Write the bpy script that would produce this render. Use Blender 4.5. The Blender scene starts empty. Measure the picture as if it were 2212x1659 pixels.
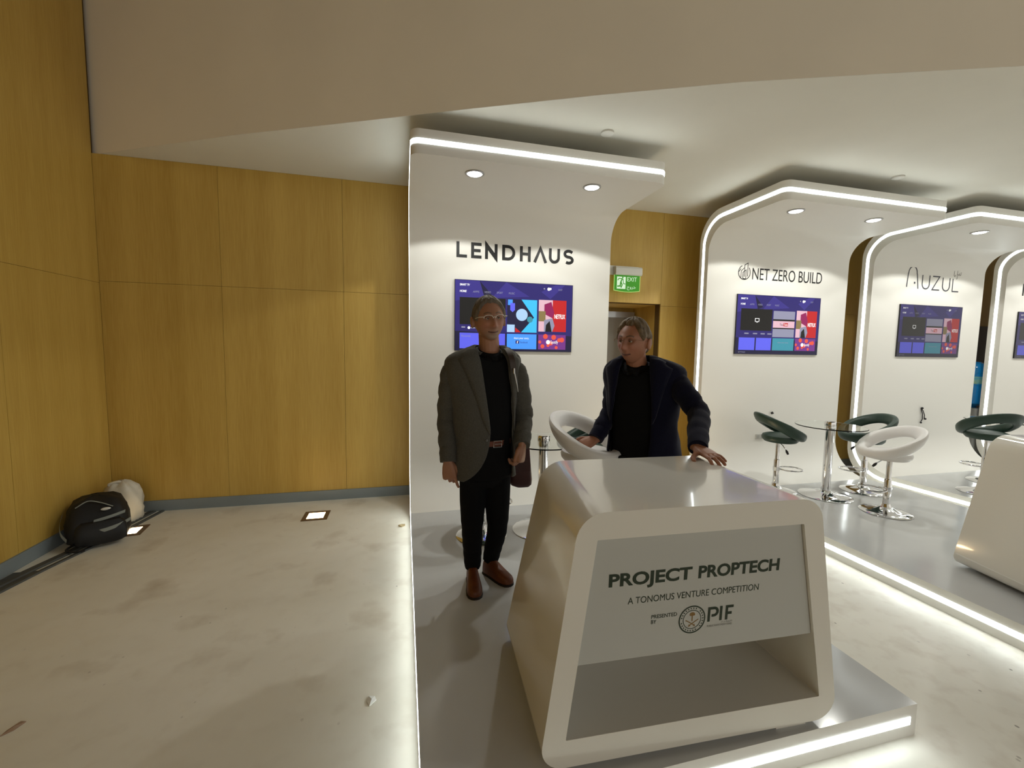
import bpy, bmesh, math, random
import numpy as np
from mathutils import Vector, Matrix
random.seed(7)
rng = np.random.default_rng(7)
SC = bpy.context.scene
COL = SC.collection

# ------------------------------------------------------------------ camera
FPX = 925.0; CX = 1106.0; CY = 829.5; CAMH = 1.65
def cam_axes(yaw, pitch, roll):
    yaw, pitch, roll = map(math.radians, (yaw, pitch, roll))
    f = np.array([math.sin(yaw)*math.cos(pitch), math.cos(yaw)*math.cos(pitch), -math.sin(pitch)])
    r = np.array([math.cos(yaw), -math.sin(yaw), 0.0])
    d = np.cross(f, r)
    c, s = math.cos(roll), math.sin(roll)
    return np.array([c*r + s*d, -s*r + c*d, f])
CM = cam_axes(14.15, 4.72, -0.92)
CPOS = np.array([0, 0, CAMH])
cam_data = bpy.data.cameras.new('camera'); cam = bpy.data.objects.new('camera', cam_data); COL.objects.link(cam)
cam_data.sensor_width = 36.0; cam_data.lens = 36.0*FPX/2212.0; cam_data.clip_start = 0.02; cam_data.clip_end = 200
mw = Matrix.Identity(4)
for i in range(3):
    mw[i][0] = CM[0][i]; mw[i][1] = -CM[1][i]; mw[i][2] = -CM[2][i]; mw[i][3] = CPOS[i]
cam.matrix_world = mw
SC.camera = cam
def at(px, py, Y):
    """world point at depth Y for a measured image position"""
    d = np.array([(px-CX)/FPX, (py-CY)/FPX, 1.0]) @ CM
    return CPOS + d*(Y/d[1])
def atz(px, py, Z):
    d = np.array([(px-CX)/FPX, (py-CY)/FPX, 1.0]) @ CM
    return CPOS + d*((Z-CAMH)/d[2])

# ------------------------------------------------------------------ world and exposure
W = bpy.data.worlds.new('world'); SC.world = W; W.use_nodes = True
W.node_tree.nodes['Background'].inputs[0].default_value = (1.0, 0.955, 0.86, 1)
W.node_tree.nodes['Background'].inputs[1].default_value = 0.72
vs = SC.view_settings
vs.view_transform = 'Standard'; vs.look = 'None'; vs.gamma = 1.0; vs.exposure = 0.28; vs.use_curve_mapping = False
LED_POWER = 8.0
SPOT_POWER = 33.0
FLOORLIGHT_POWER = 9.0

# ------------------------------------------------------------------ helpers
def srgb(r, g, b):
    f = lambda c: (c/255)/12.92 if c/255 <= 0.04045 else (((c/255)+0.055)/1.055)**2.4
    return (f(r), f(g), f(b))
MATS = {}
def mat(name, col, rough=0.5, metal=0.0, noise=0.0, nscale=20.0, bump=0.0, bscale=60.0, coat=0.0, emit=0.0, ecol=None,
        trans=0.0, ior=1.45, stretch=(1, 1, 1), spec=0.5, alpha=1.0, sheen=0.0, col2=None):
    if name in MATS: return MATS[name]
    m = bpy.data.materials.new(name); m.use_nodes = True; MATS[name] = m
    nt = m.node_tree; b = nt.nodes['Principled BSDF']
    b.inputs['Base Color'].default_value = (*col, 1); b.inputs['Roughness'].default_value = rough
    b.inputs['Metallic'].default_value = metal; b.inputs['IOR'].default_value = ior
    b.inputs['Coat Weight'].default_value = coat; b.inputs['Coat Roughness'].default_value = 0.05
    b.inputs['Transmission Weight'].default_value = trans; b.inputs['Specular IOR Level'].default_value = spec
    b.inputs['Alpha'].default_value = alpha; b.inputs['Sheen Weight'].default_value = sheen
    if emit:
        b.inputs['Emission Color'].default_value = (*(ecol or col), 1); b.inputs['Emission Strength'].default_value = emit
    if noise or bump:
        tc = nt.nodes.new('ShaderNodeTexCoord'); mp = nt.nodes.new('ShaderNodeMapping')
        mp.inputs['Scale'].default_value = stretch
        nt.links.new(tc.outputs['Object'], mp.inputs['Vector'])
    if noise:
        n = nt.nodes.new('ShaderNodeTexNoise'); n.inputs['Scale'].default_value = nscale; n.inputs['Detail'].default_value = 6
        nt.links.new(mp.outputs[0], n.inputs['Vector'])
        cr = nt.nodes.new('ShaderNodeValToRGB')
        c2 = col2 or tuple(min(1, c*(1+noise)) for c in col)
        c1 = tuple(c*(1-noise) for c in col) if col2 is None else col
        cr.color_ramp.elements[0].color = (*c1, 1); cr.color_ramp.elements[1].color = (*c2, 1)
        cr.color_ramp.elements[0].position = 0.3; cr.color_ramp.elements[1].position = 0.7
        nt.links.new(n.outputs['Fac'], cr.inputs[0]); nt.links.new(cr.outputs[0], b.inputs['Base Color'])
    if bump:
        n2 = nt.nodes.new('ShaderNodeTexNoise'); n2.inputs['Scale'].default_value = bscale; n2.inputs['Detail'].default_value = 4
        nt.links.new(mp.outputs[0], n2.inputs['Vector'])
        bp = nt.nodes.new('ShaderNodeBump'); bp.inputs['Strength'].default_value = bump; bp.inputs['Distance'].default_value = 0.01
        nt.links.new(n2.outputs['Fac'], bp.inputs['Height']); nt.links.new(bp.outputs[0], b.inputs['Normal'])
    return m

def tag(o, label=None, cat=None, group=None, kind=None):
    if label: o['label'] = label
    if cat: o['category'] = cat
    if group: o['group'] = group
    if kind: o['kind'] = kind
    return o
def empty(name, loc=(0, 0, 0), rz=0.0, label=None, cat=None, group=None, parent=None):
    o = bpy.data.objects.new(name, None); COL.objects.link(o); o.location = loc; o.rotation_euler = (0, 0, rz)
    o.empty_display_size = 0.1
    if parent: o.parent = parent
    return tag(o, label, cat, group)
def finish(me, smooth, angle):
    if smooth:
        me.polygons.foreach_set('use_smooth', [True]*len(me.polygons))
        if angle: me.set_sharp_from_angle(angle=math.radians(angle))
    me.update()
class MB:
    """collects geometry; build() links it as one mesh object"""
    def __init__(s): s.v = []; s.f = []; s.mi = []; s.cur = 0
    def add(s, v, f):
        k = len(s.v); s.v += [tuple(map(float, p)) for p in v]
        for q in f: s.f.append([i+k for i in q]); s.mi.append(s.cur)
        return s
    def box(s, lo, hi):
        x0, y0, z0 = lo; x1, y1, z1 = hi
        return s.add([(x0,y0,z0),(x1,y0,z0),(x1,y1,z0),(x0,y1,z0),(x0,y0,z1),(x1,y0,z1),(x1,y1,z1),(x0,y1,z1)],
                     [(0,3,2,1),(4,5,6,7),(0,1,5,4),(1,2,6,5),(2,3,7,6),(3,0,4,7)])
    def rbox(s, lo, hi, r, seg=4):
        """box with rounded vertical edges (rounded in xy)"""
        pts = rrect(lo[0], lo[1], hi[0], hi[1], r, seg)
        return s.prism(pts, lo[2], hi[2])
    def prism(s, pts, z0, z1):
        n = len(pts)
        return s.add([(p[0], p[1], z0) for p in pts]+[(p[0], p[1], z1) for p in pts],
                     [list(range(n))[::-1], list(range(n, 2*n))]+[(i, (i+1) % n, n+(i+1) % n, n+i) for i in range(n)])
    def loft(s, rings, cap=True, closed=True, loop=False):
        n = len(rings[0]); v = [p for r in rings for p in r]; f = []
        m = len(rings)
        for a in range(m if loop else m-1):
            b = (a+1) % m
            for i in range(n if closed else n-1):
                j = (i+1) % n
                f.append((a*n+i, a*n+j, b*n+j, b*n+i))
        if cap and not loop:
            f.append(list(range(n))[::-1]); f.append(list(range((m-1)*n, m*n)))
        return s.add(v, f)
    def lathe(s, prof, n=32, c=(0, 0)):
        rings = [[(c[0]+r*math.cos(2*math.pi*i/n), c[1]+r*math.sin(2*math.pi*i/n), z) for i in range(n)] for r, z in prof]
        return s.loft(rings)
    def tube(s, pts, rad, n=12, loop=False, up=None, cap=True):
        pts = [np.array(p, float) for p in pts]
        if not hasattr(rad, '__len__'): rad = [rad]*len(pts)
        rings = []; u = None
        for i, p in enumerate(pts):
            a = pts[(i-1) % len(pts)] if (loop or i > 0) else p
            b = pts[(i+1) % len(pts)] if (loop or i < len(pts)-1) else p
            t = b-a; t /= np.linalg.norm(t)+1e-12
            if u is None:
                h = np.array(up if up is not None else ((0, 0, 1) if abs(t[2]) < 0.9 else (1, 0, 0)), float)
                u = h - t*(h@t)
            else: u = u - t*(u@t)
            u /= np.linalg.norm(u); w = np.cross(t, u)
            ru, rw = rad[i] if hasattr(rad[i], '__len__') else (rad[i], rad[i])
            rings.append([p + ru*math.cos(2*math.pi*k/n)*u + rw*math.sin(2*math.pi*k/n)*w for k in range(n)])
        return s.loft(rings, loop=loop, cap=cap)
    def ball(s, c, r, n=12, m=8):
        c = np.array(c, float); r = np.array(r if hasattr(r, '__len__') else (r, r, r), float)
        rings = []
        for a in range(1, m):
            th = math.pi*a/m
            rings.append([c + r*np.array([math.sin(th)*math.cos(2*math.pi*k/n), math.sin(th)*math.sin(2*math.pi*k/n), -math.cos(th)]) for k in range(n)])
        k = len(s.v); s.loft(rings, cap=True); return s
    def build(s, name, m, parent=None, smooth=True, angle=35, kind=None):
        me = bpy.data.meshes.new(name); me.from_pydata(s.v, [], s.f)
        ms = m if isinstance(m, (list, tuple)) else [m]
        for q in ms: me.materials.append(q)
        if len(ms) > 1: me.polygons.foreach_set('material_index', s.mi)
        finish(me, smooth, angle)
        o = bpy.data.objects.new(name, me); COL.objects.link(o)
        if parent: o.parent = parent
        if kind: o['kind'] = kind
        return o
def rrect(x0, y0, x1, y1, r, seg=4):
    pts = []
    for cx, cy, a0 in ((x1-r, y1-r, 0), (x0+r, y1-r, 90), (x0+r, y0+r, 180), (x1-r, y0+r, 270)):
        for k in range(seg+1):
            a = math.radians(a0+90*k/seg); pts.append((cx+r*math.cos(a), cy+r*math.sin(a)))
    return pts
def arc(cx, cy, r, a0, a1, n):
    return [(cx+r*math.cos(math.radians(a0+(a1-a0)*k/n)), cy+r*math.sin(math.radians(a0+(a1-a0)*k/n))) for k in range(n+1)]
def copy_tree(o, parent=None):
    c = o.copy(); COL.objects.link(c); c.parent = parent
    for ch in list(o.children): copy_tree(ch, c)
    return c
def text_geo(body, offset=0.0, spacing=1.0, shear=0.0, res=4):
    cu = bpy.data.curves.new('t', 'FONT'); cu.body = body; cu.offset = offset; cu.space_character = spacing
    cu.resolution_u = res; cu.shear = shear
    o = bpy.data.objects.new('t', cu); COL.objects.link(o)
    me = bpy.data.meshes.new_from_object(o.evaluated_get(bpy.context.evaluated_depsgraph_get()))
    v = [(p.co.x, p.co.y) for p in me.vertices]; f = [list(p.vertices) for p in me.polygons]
    bpy.data.objects.remove(o); bpy.data.curves.remove(cu); bpy.data.meshes.remove(me)
    return np.array(v), f
CAPH = [None]
def text_box(mb, body, x0, x1, z0, z1, y, cap=False, **k):
    """flat lettering filling the rectangle x0..x1, z0..z1 in the plane y, read from -y"""
    v, f = text_geo(body, **k); lo = v.min(0); hi = v.max(0)
    if cap:
        if CAPH[0] is None: CAPH[0] = text_geo('H')[0][:, 1].max()
        e = k.get('offset', 0.0); lo[1] = -e; hi[1] = CAPH[0]+e
    q = (v-lo)/(hi-lo)
    mb.add([(x0+a*(x1-x0), y, z0+b*(z1-z0)) for a, b in q], f)
STK = [0]
def stroke(mb, pts, w, y, to=lambda p: p, closed=False):
    """flat ribbon along 2-D points (x,z) with mitred joints"""
    P = [np.array(p, float) for p in pts]; L = []; Rr = []
    n = len(P)
    for i in range(n):
        a = P[i-1] if (i > 0 or closed) else None; b = P[(i+1) % n] if (i < n-1 or closed) else None
        d1 = (P[i]-a) if a is not None else (b-P[i]); d2 = (b-P[i]) if b is not None else d1
        d1 = d1/np.linalg.norm(d1); d2 = d2/np.linalg.norm(d2)
        n1 = np.array([-d1[1], d1[0]]); n2 = np.array([-d2[1], d2[0]]); m = n1+n2; m /= np.linalg.norm(m)+1e-9
        k = w/2/max(0.45, m@n1); L.append(P[i]+m*k); Rr.append(P[i]-m*k)
    v = [(*to(p),) for p in L]+[(*to(p),) for p in Rr]
    STK[0] += 1; y = y-0.00004*(STK[0] % 7)
    v = [(p[0], y, p[1]) for p in v]
    f = [(i, n+i, n+(i+1) % n, (i+1) % n) for i in range(n if closed else n-1)]
    mb.add(v, f)

# ------------------------------------------------------------------ materials
def wood_material():
    m = bpy.data.materials.new('wood_veneer'); m.use_nodes = True; nt = m.node_tree; b = nt.nodes['Principled BSDF']
    tc = nt.nodes.new('ShaderNodeTexCoord'); mp = nt.nodes.new('ShaderNodeMapping'); mp.inputs['Scale'].default_value = (1, 1, 0.03)
    nt.links.new(tc.outputs['Object'], mp.inputs[0])
    n1 = nt.nodes.new('ShaderNodeTexNoise'); n1.inputs['Scale'].default_value = 140; n1.inputs['Detail'].default_value = 3
    n2 = nt.nodes.new('ShaderNodeTexNoise'); n2.inputs['Scale'].default_value = 5; n2.inputs['Detail'].default_value = 2
    nt.links.new(mp.outputs[0], n1.inputs['Vector']); nt.links.new(mp.outputs[0], n2.inputs['Vector'])
    mx = nt.nodes.new('ShaderNodeMix'); mx.data_type = 'FLOAT'; mx.inputs[0].default_value = 0.55
    nt.links.new(n1.outputs['Fac'], mx.inputs[2]); nt.links.new(n2.outputs['Fac'], mx.inputs[3])
    cr = nt.nodes.new('ShaderNodeValToRGB')
    cr.color_ramp.elements[0].position = 0.3; cr.color_ramp.elements[1].position = 0.72
    cr.color_ramp.elements[0].color = (*srgb(178, 142, 60), 1); cr.color_ramp.elements[1].color = (*srgb(206, 172, 88), 1)
    nt.links.new(mx.outputs[0], cr.inputs[0]); nt.links.new(cr.outputs[0], b.inputs['Base Color'])
    b.inputs['Roughness'].default_value = 0.5
    bp = nt.nodes.new('ShaderNodeBump'); bp.inputs['Strength'].default_value = 0.08; bp.inputs['Distance'].default_value = 0.002
    nt.links.new(n1.outputs['Fac'], bp.inputs['Height']); nt.links.new(bp.outputs[0], b.inputs['Normal'])
    return m
def floor_material():
    m = bpy.data.materials.new('poured_floor'); m.use_nodes = True; nt = m.node_tree; b = nt.nodes['Principled BSDF']
    N = nt.nodes.new; Lk = nt.links.new
    tc = N('ShaderNodeTexCoord')
    def noise(scale, det, lo, hi, c=None, vec=None):
        n = N('ShaderNodeTexNoise'); n.inputs['Scale'].default_value = scale; n.inputs['Detail'].default_value = det
        Lk(vec or tc.outputs['Object'], n.inputs['Vector'])
        r = N('ShaderNodeValToRGB'); r.color_ramp.elements[0].position = lo; r.color_ramp.elements[1].position = hi
        Lk(n.outputs['Fac'], r.inputs[0]); return r.outputs[0]
    def mix(fac, c1, c2):
        x = N('ShaderNodeMix'); x.data_type = 'RGBA'
        if hasattr(fac, 'is_linked'): Lk(fac, x.inputs[0])
        else: x.inputs[0].default_value = fac
        for k, c in ((6, c1), (7, c2)):
            if hasattr(c, 'is_linked'): Lk(c, x.inputs[k])
            else: x.inputs[k].default_value = (*c, 1)
        return x.outputs[2]
    base = mix(noise(1.1, 4, 0.35, 0.7), srgb(226, 222, 208), srgb(238, 235, 224))
    grime = noise(2.6, 8, 0.56, 0.75)
    g = N('ShaderNodeMath'); g.operation = 'MULTIPLY'; g.inputs[1].default_value = 0.42; Lk(grime, g.inputs[0])
    c = mix(g.outputs[0], base, srgb(150, 128, 96))
    mp = N('ShaderNodeMapping'); mp.inputs['Scale'].default_value = (1, 0.8, 1); mp.inputs['Rotation'].default_value = (0, 0, 0.5)
    Lk(tc.outputs['Object'], mp.inputs[0])
    sp = N('ShaderNodeTexVoronoi'); sp.inputs['Scale'].default_value = 9.5; sp.inputs['Randomness'].default_value = 1.0; Lk(mp.outputs[0], sp.inputs['Vector'])
    r = N('ShaderNodeValToRGB'); r.color_ramp.elements[0].position = 0.045; r.color_ramp.elements[1].position = 0.075
    r.color_ramp.elements[0].color = (1, 1, 1, 1); r.color_ramp.elements[1].color = (0, 0, 0, 1); Lk(sp.outputs['Distance'], r.inputs[0])
    msk = noise(1.3, 3, 0.42, 0.58)
    sx = N('ShaderNodeSeparateXYZ'); Lk(tc.outputs['Object'], sx.inputs[0])
    worn = N('ShaderNodeMapRange'); worn.inputs[1].default_value = -0.5; worn.inputs[2].default_value = 2.3; worn.inputs[3].default_value = 0.3; worn.inputs[4].default_value = 1.0; Lk(sx.outputs[0], worn.inputs[0])
    m0 = N('ShaderNodeMath'); m0.operation = 'MULTIPLY'; Lk(r.outputs[0], m0.inputs[0]); Lk(msk, m0.inputs[1])
    mm = N('ShaderNodeMath'); mm.operation = 'MULTIPLY'; Lk(m0.outputs[0], mm.inputs[0]); Lk(worn.outputs[0], mm.inputs[1])
    fine = noise(9, 6, 0.5, 0.72); f2 = N('ShaderNodeMath'); f2.operation = 'MULTIPLY'; Lk(fine, f2.inputs[0]); Lk(worn.outputs[0], f2.inputs[1])
    f3 = N('ShaderNodeMath'); f3.operation = 'MULTIPLY'; f3.inputs[1].default_value = 0.20; Lk(f2.outputs[0], f3.inputs[0])
    c = mix(f3.outputs[0], c, srgb(150, 120, 84))
    c = mix(mm.outputs[0], c, srgb(80, 64, 46))
    Lk(c, b.inputs['Base Color'])
    b.inputs['Roughness'].default_value = 0.42
    rr = noise(3, 5, 0.3, 0.8)
    ma = N('ShaderNodeMapRange'); ma.inputs[3].default_value = 0.3; ma.inputs[4].default_value = 0.55; Lk(rr, ma.inputs[0]); Lk(ma.outputs[0], b.inputs['Roughness'])
    return m
WOOD = wood_material(); FLOORM = floor_material()
WHITE = mat('gloss_white_laminate', srgb(232, 231, 226), rough=0.5, spec=0.35)
PLATF = mat('platform_vinyl', srgb(200, 202, 203), rough=0.13, noise=0.03, nscale=3)
COUNTER = mat('counter_gloss_white', srgb(226, 223, 214), rough=0.16, coat=0.5)
PAINT = mat('ceiling_paint', srgb(226, 224, 214), rough=0.9, noise=0.02, nscale=2)
FASCIA = mat('fascia_paint', srgb(240, 231, 213), rough=0.9, noise=0.03, nscale=1.2)
SKIRT = mat('skirting_grey', srgb(128, 136, 138), rough=0.5, noise=0.05, nscale=4)
STRIPM = mat('floor_strip_grey', srgb(78, 80, 78), rough=0.55, noise=0.15, nscale=6)
DARKGAP = mat('wall_backing', srgb(96, 72, 32), rough=0.9)
CHROME = mat('chrome', (0.78, 0.78, 0.79), rough=0.08, metal=1.0)
STEEL = mat('brushed_steel', (0.45, 0.45, 0.45), rough=0.35, metal=1.0)
BLACKP = mat('black_plastic', (0.012, 0.012, 0.013), rough=0.4)
INK = mat('black_vinyl_print', srgb(13, 14, 14), rough=0.5)
INKG = mat('dark_green_print', srgb(34, 48, 32), rough=0.5)
INKGREY = mat('grey_print', srgb(120, 118, 112), rough=0.5)
GOLD = mat('gold_print', srgb(134, 104, 56), rough=0.5)
LED = mat('led_strip_light', (0.93, 0.95, 1.0), rough=0.5, emit=LED_POWER, ecol=(0.92, 1.0, 0.99))
LAMP = mat('downlight_lens', (1, 1, 1), rough=0.4, emit=14, ecol=(1, 0.97, 0.92))
WARML = mat('floor_light_glass', (1, 0.9, 0.75), rough=0.3, emit=FLOORLIGHT_POWER, ecol=(1, 0.74, 0.42))
GLASS = mat('clear_glass', (0.93, 0.98, 0.96), rough=0.02, trans=1.0, ior=1.45)
DOORM = mat('grey_door_paint', srgb(128, 122, 112), rough=0.45)

# ------------------------------------------------------------------ the room
BWY = 4.83; LWX = -2.73; CEIL = 3.35; HIGH = 6.4
RX = 12.5
o = MB().box((-2.9, -7, -0.1), (RX, 6.0, 0)).build('floor', FLOORM, smooth=False); tag(o, kind='structure')
fasc = [(-2.79, 4.9), (-1.36, 4.11), (0.05, 3.4), (0.42, 3.21), (1.29, 2.78), (2.07, 2.42), (2.81, 2.13), (3.54, 1.85), (6.0, 0.95), (RX, -1.3)]
cl = MB(); cl.prism([(x, y+0.001) for x, y in fasc]+[(RX, 4.95), (-2.79, 4.95)], CEIL, CEIL+0.05)
tag(cl.build('ceiling', PAINT, smooth=False), kind='structure')
fm = MB(); back = [(x+0.02, y+0.12) for x, y in fasc]
fm.loft([[(x, y, CEIL+0.002), (x, y, HIGH), (bx, by, HIGH), (bx, by, CEIL+0.002)] for (x, y), (bx, by) in zip(fasc, back)])
tag(fm.build('wall_upper_front', FASCIA, angle=30), kind='structure')
hc = MB().box((-2.9, -7, HIGH), (RX, 5.2, HIGH+0.05)); tag(hc.build('ceiling_ambient_block', mat('ambient_block_dark', srgb(70, 62, 50), rough=0.95), smooth=False), kind='structure')  # unseen dark ceiling, put in to keep ambient light from above out
# wood panelled walls
wb = MB(); wb.box((-2.9, BWY+0.02, 0), (2.05, BWY+0.12, CEIL)); wb.box((2.05, BWY+0.02, 2.235), (3.126, BWY+0.12, CEIL)); wb.box((3.126, BWY+0.02, 0), (RX, BWY+0.12, CEIL))
wall_back = tag(wb.build('wall_back', DARKGAP, smooth=False), kind='structure')
G = 0.0013
def panel(x0, x1, z0, z1):
    MB().box((x0+G, BWY, z0+G), (x1-G, BWY+0.02, z1-G)).build('panel', WOOD, wall_back, smooth=False)
cols = [LWX, -1.735, -0.612, 0.511, 1.634]
for a, b in zip(cols[:-1], cols[1:]):
    panel(a, b, 0, 2.213); panel(a, b, 2.213, CEIL)
panel(1.634, 2.05, 0, 2.213); panel(1.634, 2.05, 2.213, CEIL); panel(2.05, 3.126, 2.235, CEIL)
cols = [3.126, 4.25, 5.37, 6.5, 7.62, 8.74, 9.86, 11.0, RX]
for a, b in zip(cols[:-1], cols[1:]):
    panel(a, b, 0, 2.213); panel(a, b, 2.213, CEIL)
wl = MB().box((LWX-0.12, -7, 0), (LWX-0.02, BWY+0.1, HIGH)); wall_left = tag(wl.build('wall_left', DARKGAP, smooth=False), kind='structure')
ys = [BWY, 3.785, 2.66, 1.54, 0.42, -0.7, -1.8, -3, -7]
for a, b in zip(ys[1:], ys[:-1]):
    for z0, z1 in ((0, 2.197), (2.197, HIGH)):
        MB().box((LWX-0.02, a+G, z0+G), (LWX, b-G, z1-G)).build('panel', WOOD, wall_left, smooth=False)
# skirtings and loose floor strip
tag(MB().box((LWX, BWY-0.014, 0), (2.05, BWY-0.0005, 0.105)).build('baseboard_back', SKIRT, smooth=False), kind='structure')
tag(MB().box((3.126, BWY-0.014, 0), (RX, BWY-0.0005, 0.105)).build('baseboard_back_right', SKIRT, smooth=False), kind='structure')
tag(MB().box((LWX+0.0005, -7, 0), (LWX+0.014, BWY-0.015, 0.105)).build('baseboard_left', SKIRT, smooth=False), kind='structure')
ln = [(-2.72, 2.2), (-2.62, 3.0), (-2.568, 3.40), (-2.516, 3.695), (-2.387, 4.229), (-2.294, 4.80)]
st = MB()
st.loft([[(x-0.035, y, 0.0005), (x-0.035, y, 0.010), (x-0.004, y, 0.012), (x, y, 0.0005)] for x, y in ln])
st.loft([[(x-0.13, y, 0.0005), (x-0.13, y, 0.014), (x-0.075, y, 0.014), (x-0.07, y, 0.0005)] for x, y in ln[2:]])
st.loft([[(max(LWX+0.016, x-0.19), y, 0.0005), (max(LWX+0.016, x-0.19), y, 0.004), (x-0.01, y, 0.004), (x-0.01, y, 0.0005)] for x, y in ln[1:4]])
tag(st.build('trim_1', STRIPM, smooth=False), kind='structure')
# door recess with grey door
rec = MB(); RD = 5.44
rec.box((3.126, BWY+0.121, 0), (3.2, RD+0.1, 2.235)); rec.box((1.98, BWY+0.121, 0), (2.05, RD+0.1, 2.235))
rec.box((2.05, BWY+0.121, 2.235), (3.126, RD+0.1, 2.3)); rec.box((2.05, RD+0.06, 0), (3.126, RD+0.1, 2.235))
tag(rec.build('wall_recess', WOOD, smooth=False), kind='structure')
d1 = MB().box((2.16, RD-0.01, 0.01), (3.02, RD+0.045, 2.10)).build('door_1', DOORM, smooth=False); tag(d1, kind='structure')
fr = MB(); fr.box((3.02, RD-0.03, 0), (3.1, RD+0.055, 2.18)); fr.box((2.08, RD-0.03, 0), (2.16, RD+0.055, 2.18)); fr.box((2.16, RD-0.03, 2.10), (3.02, RD+0.055, 2.18))
fr.build('door_frame', STEEL, d1, smooth=False)
cl2 = MB().box((2.95, RD-0.06, 2.02), (3.0, RD-0.011, 2.05)); cl2.build('door_closer', STEEL, d1, smooth=False)
MB().box((2.58, RD-0.014, 0.01), (2.584, RD-0.0105, 2.1)).build('door_seam', BLACKP, d1, smooth=False)
hd = MB(); hd.tube([(2.65, RD-0.05, 0.95), (2.65, RD-0.05, 1.25)], 0.012); hd.build('door_handle', STEEL, d1)
d2 = MB().box((7.95, BWY-0.02, 0.106), (9.1, BWY-0.001, 2.12)).build('door_2', mat('dark_door', srgb(70, 62, 54), rough=0.5), smooth=False); tag(d2, kind='structure')

# ------------------------------------------------------------------ exhibition booths
HP = 0.145; PF = 1.25; PY = 4.30
INNER = [(PF, HP)]+[(3.88, HP)]+arc(3.88, HP+0.42, 0.42, -90, 0, 14)[1:]+[(PY, 2.78)]+arc(PY-0.27, 2.78, 0.27, 0, 90, 12)[1:]+[(3.30, 3.05)]
OUTER = [(3.30, 3.225)]+[(4.13, 3.225)]+arc(4.13, 2.905, 0.32, 90, 0, 12)[1:]+[(4.45, 0.42)]+arc(4.03, 0.42, 0.42, 0, -90, 12)[1:]+[(PF, 0.0)]
MIDL = [(PF+0.012, 0.074)]+[(3.95, 0.074)]+arc(3.95, 0.504, 0.43, -90, 0, 14)[1:]+[(4.38, 2.86)]+arc(4.10, 2.86, 0.28, 0, 90, 12)[1:]+[(3.36, 3.14)]
def booth(x0, w, label, spots):
    root = empty('exhibition_booth', (x0, 0, 0), label=label, cat='booth', group='row of white exhibition booths')
    prof = INNER+OUTER; n = len(prof); rc = 0.07; cf = {len(INNER)-1, len(INNER)}
    st = [(rc*(1-math.cos(math.radians(a))), rc*(1-math.sin(math.radians(a)))) for a in (0, 15, 30, 45, 60, 75, 90)]
    stations = st+[(w-x, dy) for x, dy in st[::-1]]
    rings = [[(x, y+(dy if i in cf else 0), z) for i, (y, z) in enumerate(prof)] for x, dy in stations]
    mb = MB(); mb.cur = 0
    m = len(rings); v = [p for r in rings for p in r]
    for a in range(m-1):
        for i in range(n):
            j = (i+1) % n
            mb.mi.append(1 if i == 0 else 0); mb.f.append((a*n+i, a*n+j, (a+1)*n+j, (a+1)*n+i))
    mb.f.append(list(range(n))); mb.f.append(list(range((m-1)*n, m*n))[::-1]); mb.mi += [0, 0]
    mb.v = v
    mb.build('shell', [WHITE, PLATF], root, angle=30)
    # LED ribbon down the side edge
    hw = 0.017; t = 0.0022
    s = MB(); R = []
    for i, p in enumerate(MIDL):
        a = MIDL[max(0, i-1)]; b = MIDL[min(len(MIDL)-1, i+1)]
        d = np.array([b[0]-a[0], b[1]-a[1]]); d /= np.linalg.norm(d); nn = np.array([-d[1], d[0]])*hw
        R.append([(0.0005, p[0]+nn[0], p[1]+nn[1]), (-t, p[0]+nn[0], p[1]+nn[1]), (-t, p[0]-nn[0], p[1]-nn[1]), (0.0005, p[0]-nn[0], p[1]-nn[1])])
    s.loft(R); s.build('side_led_strip', LED, root)
    s = MB(); R = []
    for x, dy in stations:
        f = min(1, min(x, w-x)/rc)
        nx = -(1-f) if x < w/2 else (1-f); ny = -math.sin(math.acos(max(0, min(1, 1-f))))
        y = 3.30+dy
        R.append([(x, y, 3.14+hw), (x+nx*t, y+ny*t, 3.14+hw), (x+nx*t, y+ny*t, 3.14-hw), (x, y, 3.14-hw)])
    s.loft(R); s.build('canopy_led_strip', LED, root)
    MB().box((0.03, PF-t, 0.074-hw), (w-0.035, PF+0.0005, 0.074+hw)).build('platform_led_strip', LED, root, smooth=False)
    for k, sx in enumerate(spots):
        rg = MB(); rg.lathe([(0.060, 3.052), (0.076, 3.052), (0.078, 3.046), (0.076, 3.043), (0.063, 3.041), (0.059, 3.046)], 28, (sx, 3.545))
        ring = rg.build('downlight', STEEL, root)
        ln_ = MB(); ln_.lathe([(0.0005, 3.047), (0.055, 3.047), (0.059, 3.044), (0.053, 3.0405), (0.0005, 3.039)], 24, (sx, 3.545)); ln_.build('lamp_lens', LAMP, ring)
        ld = bpy.data.lights.new('downlight_beam', 'SPOT'); ld.energy = SPOT_POWER; ld.spot_size = math.radians(136); ld.spot_blend = 0.12
        ld.color = (1.0, 1.0, 0.93); ld.shadow_soft_size = 0.035
        lo = bpy.data.objects.new('downlight_beam', ld); COL.objects.link(lo); lo.parent = ring; lo.location = (sx, 3.545, 3.03)
    return root
BX = [(0.05, 2.10), (3.37, 2.06), (5.84, 2.03), (8.32, 2.05)]
b1 = booth(*BX[0], 'nearest white curved booth with black LENDHAUS lettering above its screen', [0.506, 1.527])
b2 = booth(*BX[1], 'white LED-edged booth lettered NET ZERO BUILD behind two green stools', [0.385, 1.389])
b3 = booth(*BX[2], 'white LED-edged booth lettered AUZUL in thin grey strokes', [0.49, 1.42])
b4 = booth(*BX[3], 'farthest white LED-edged booth cut off by the right picture edge', [0.49, 1.42])

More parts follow.
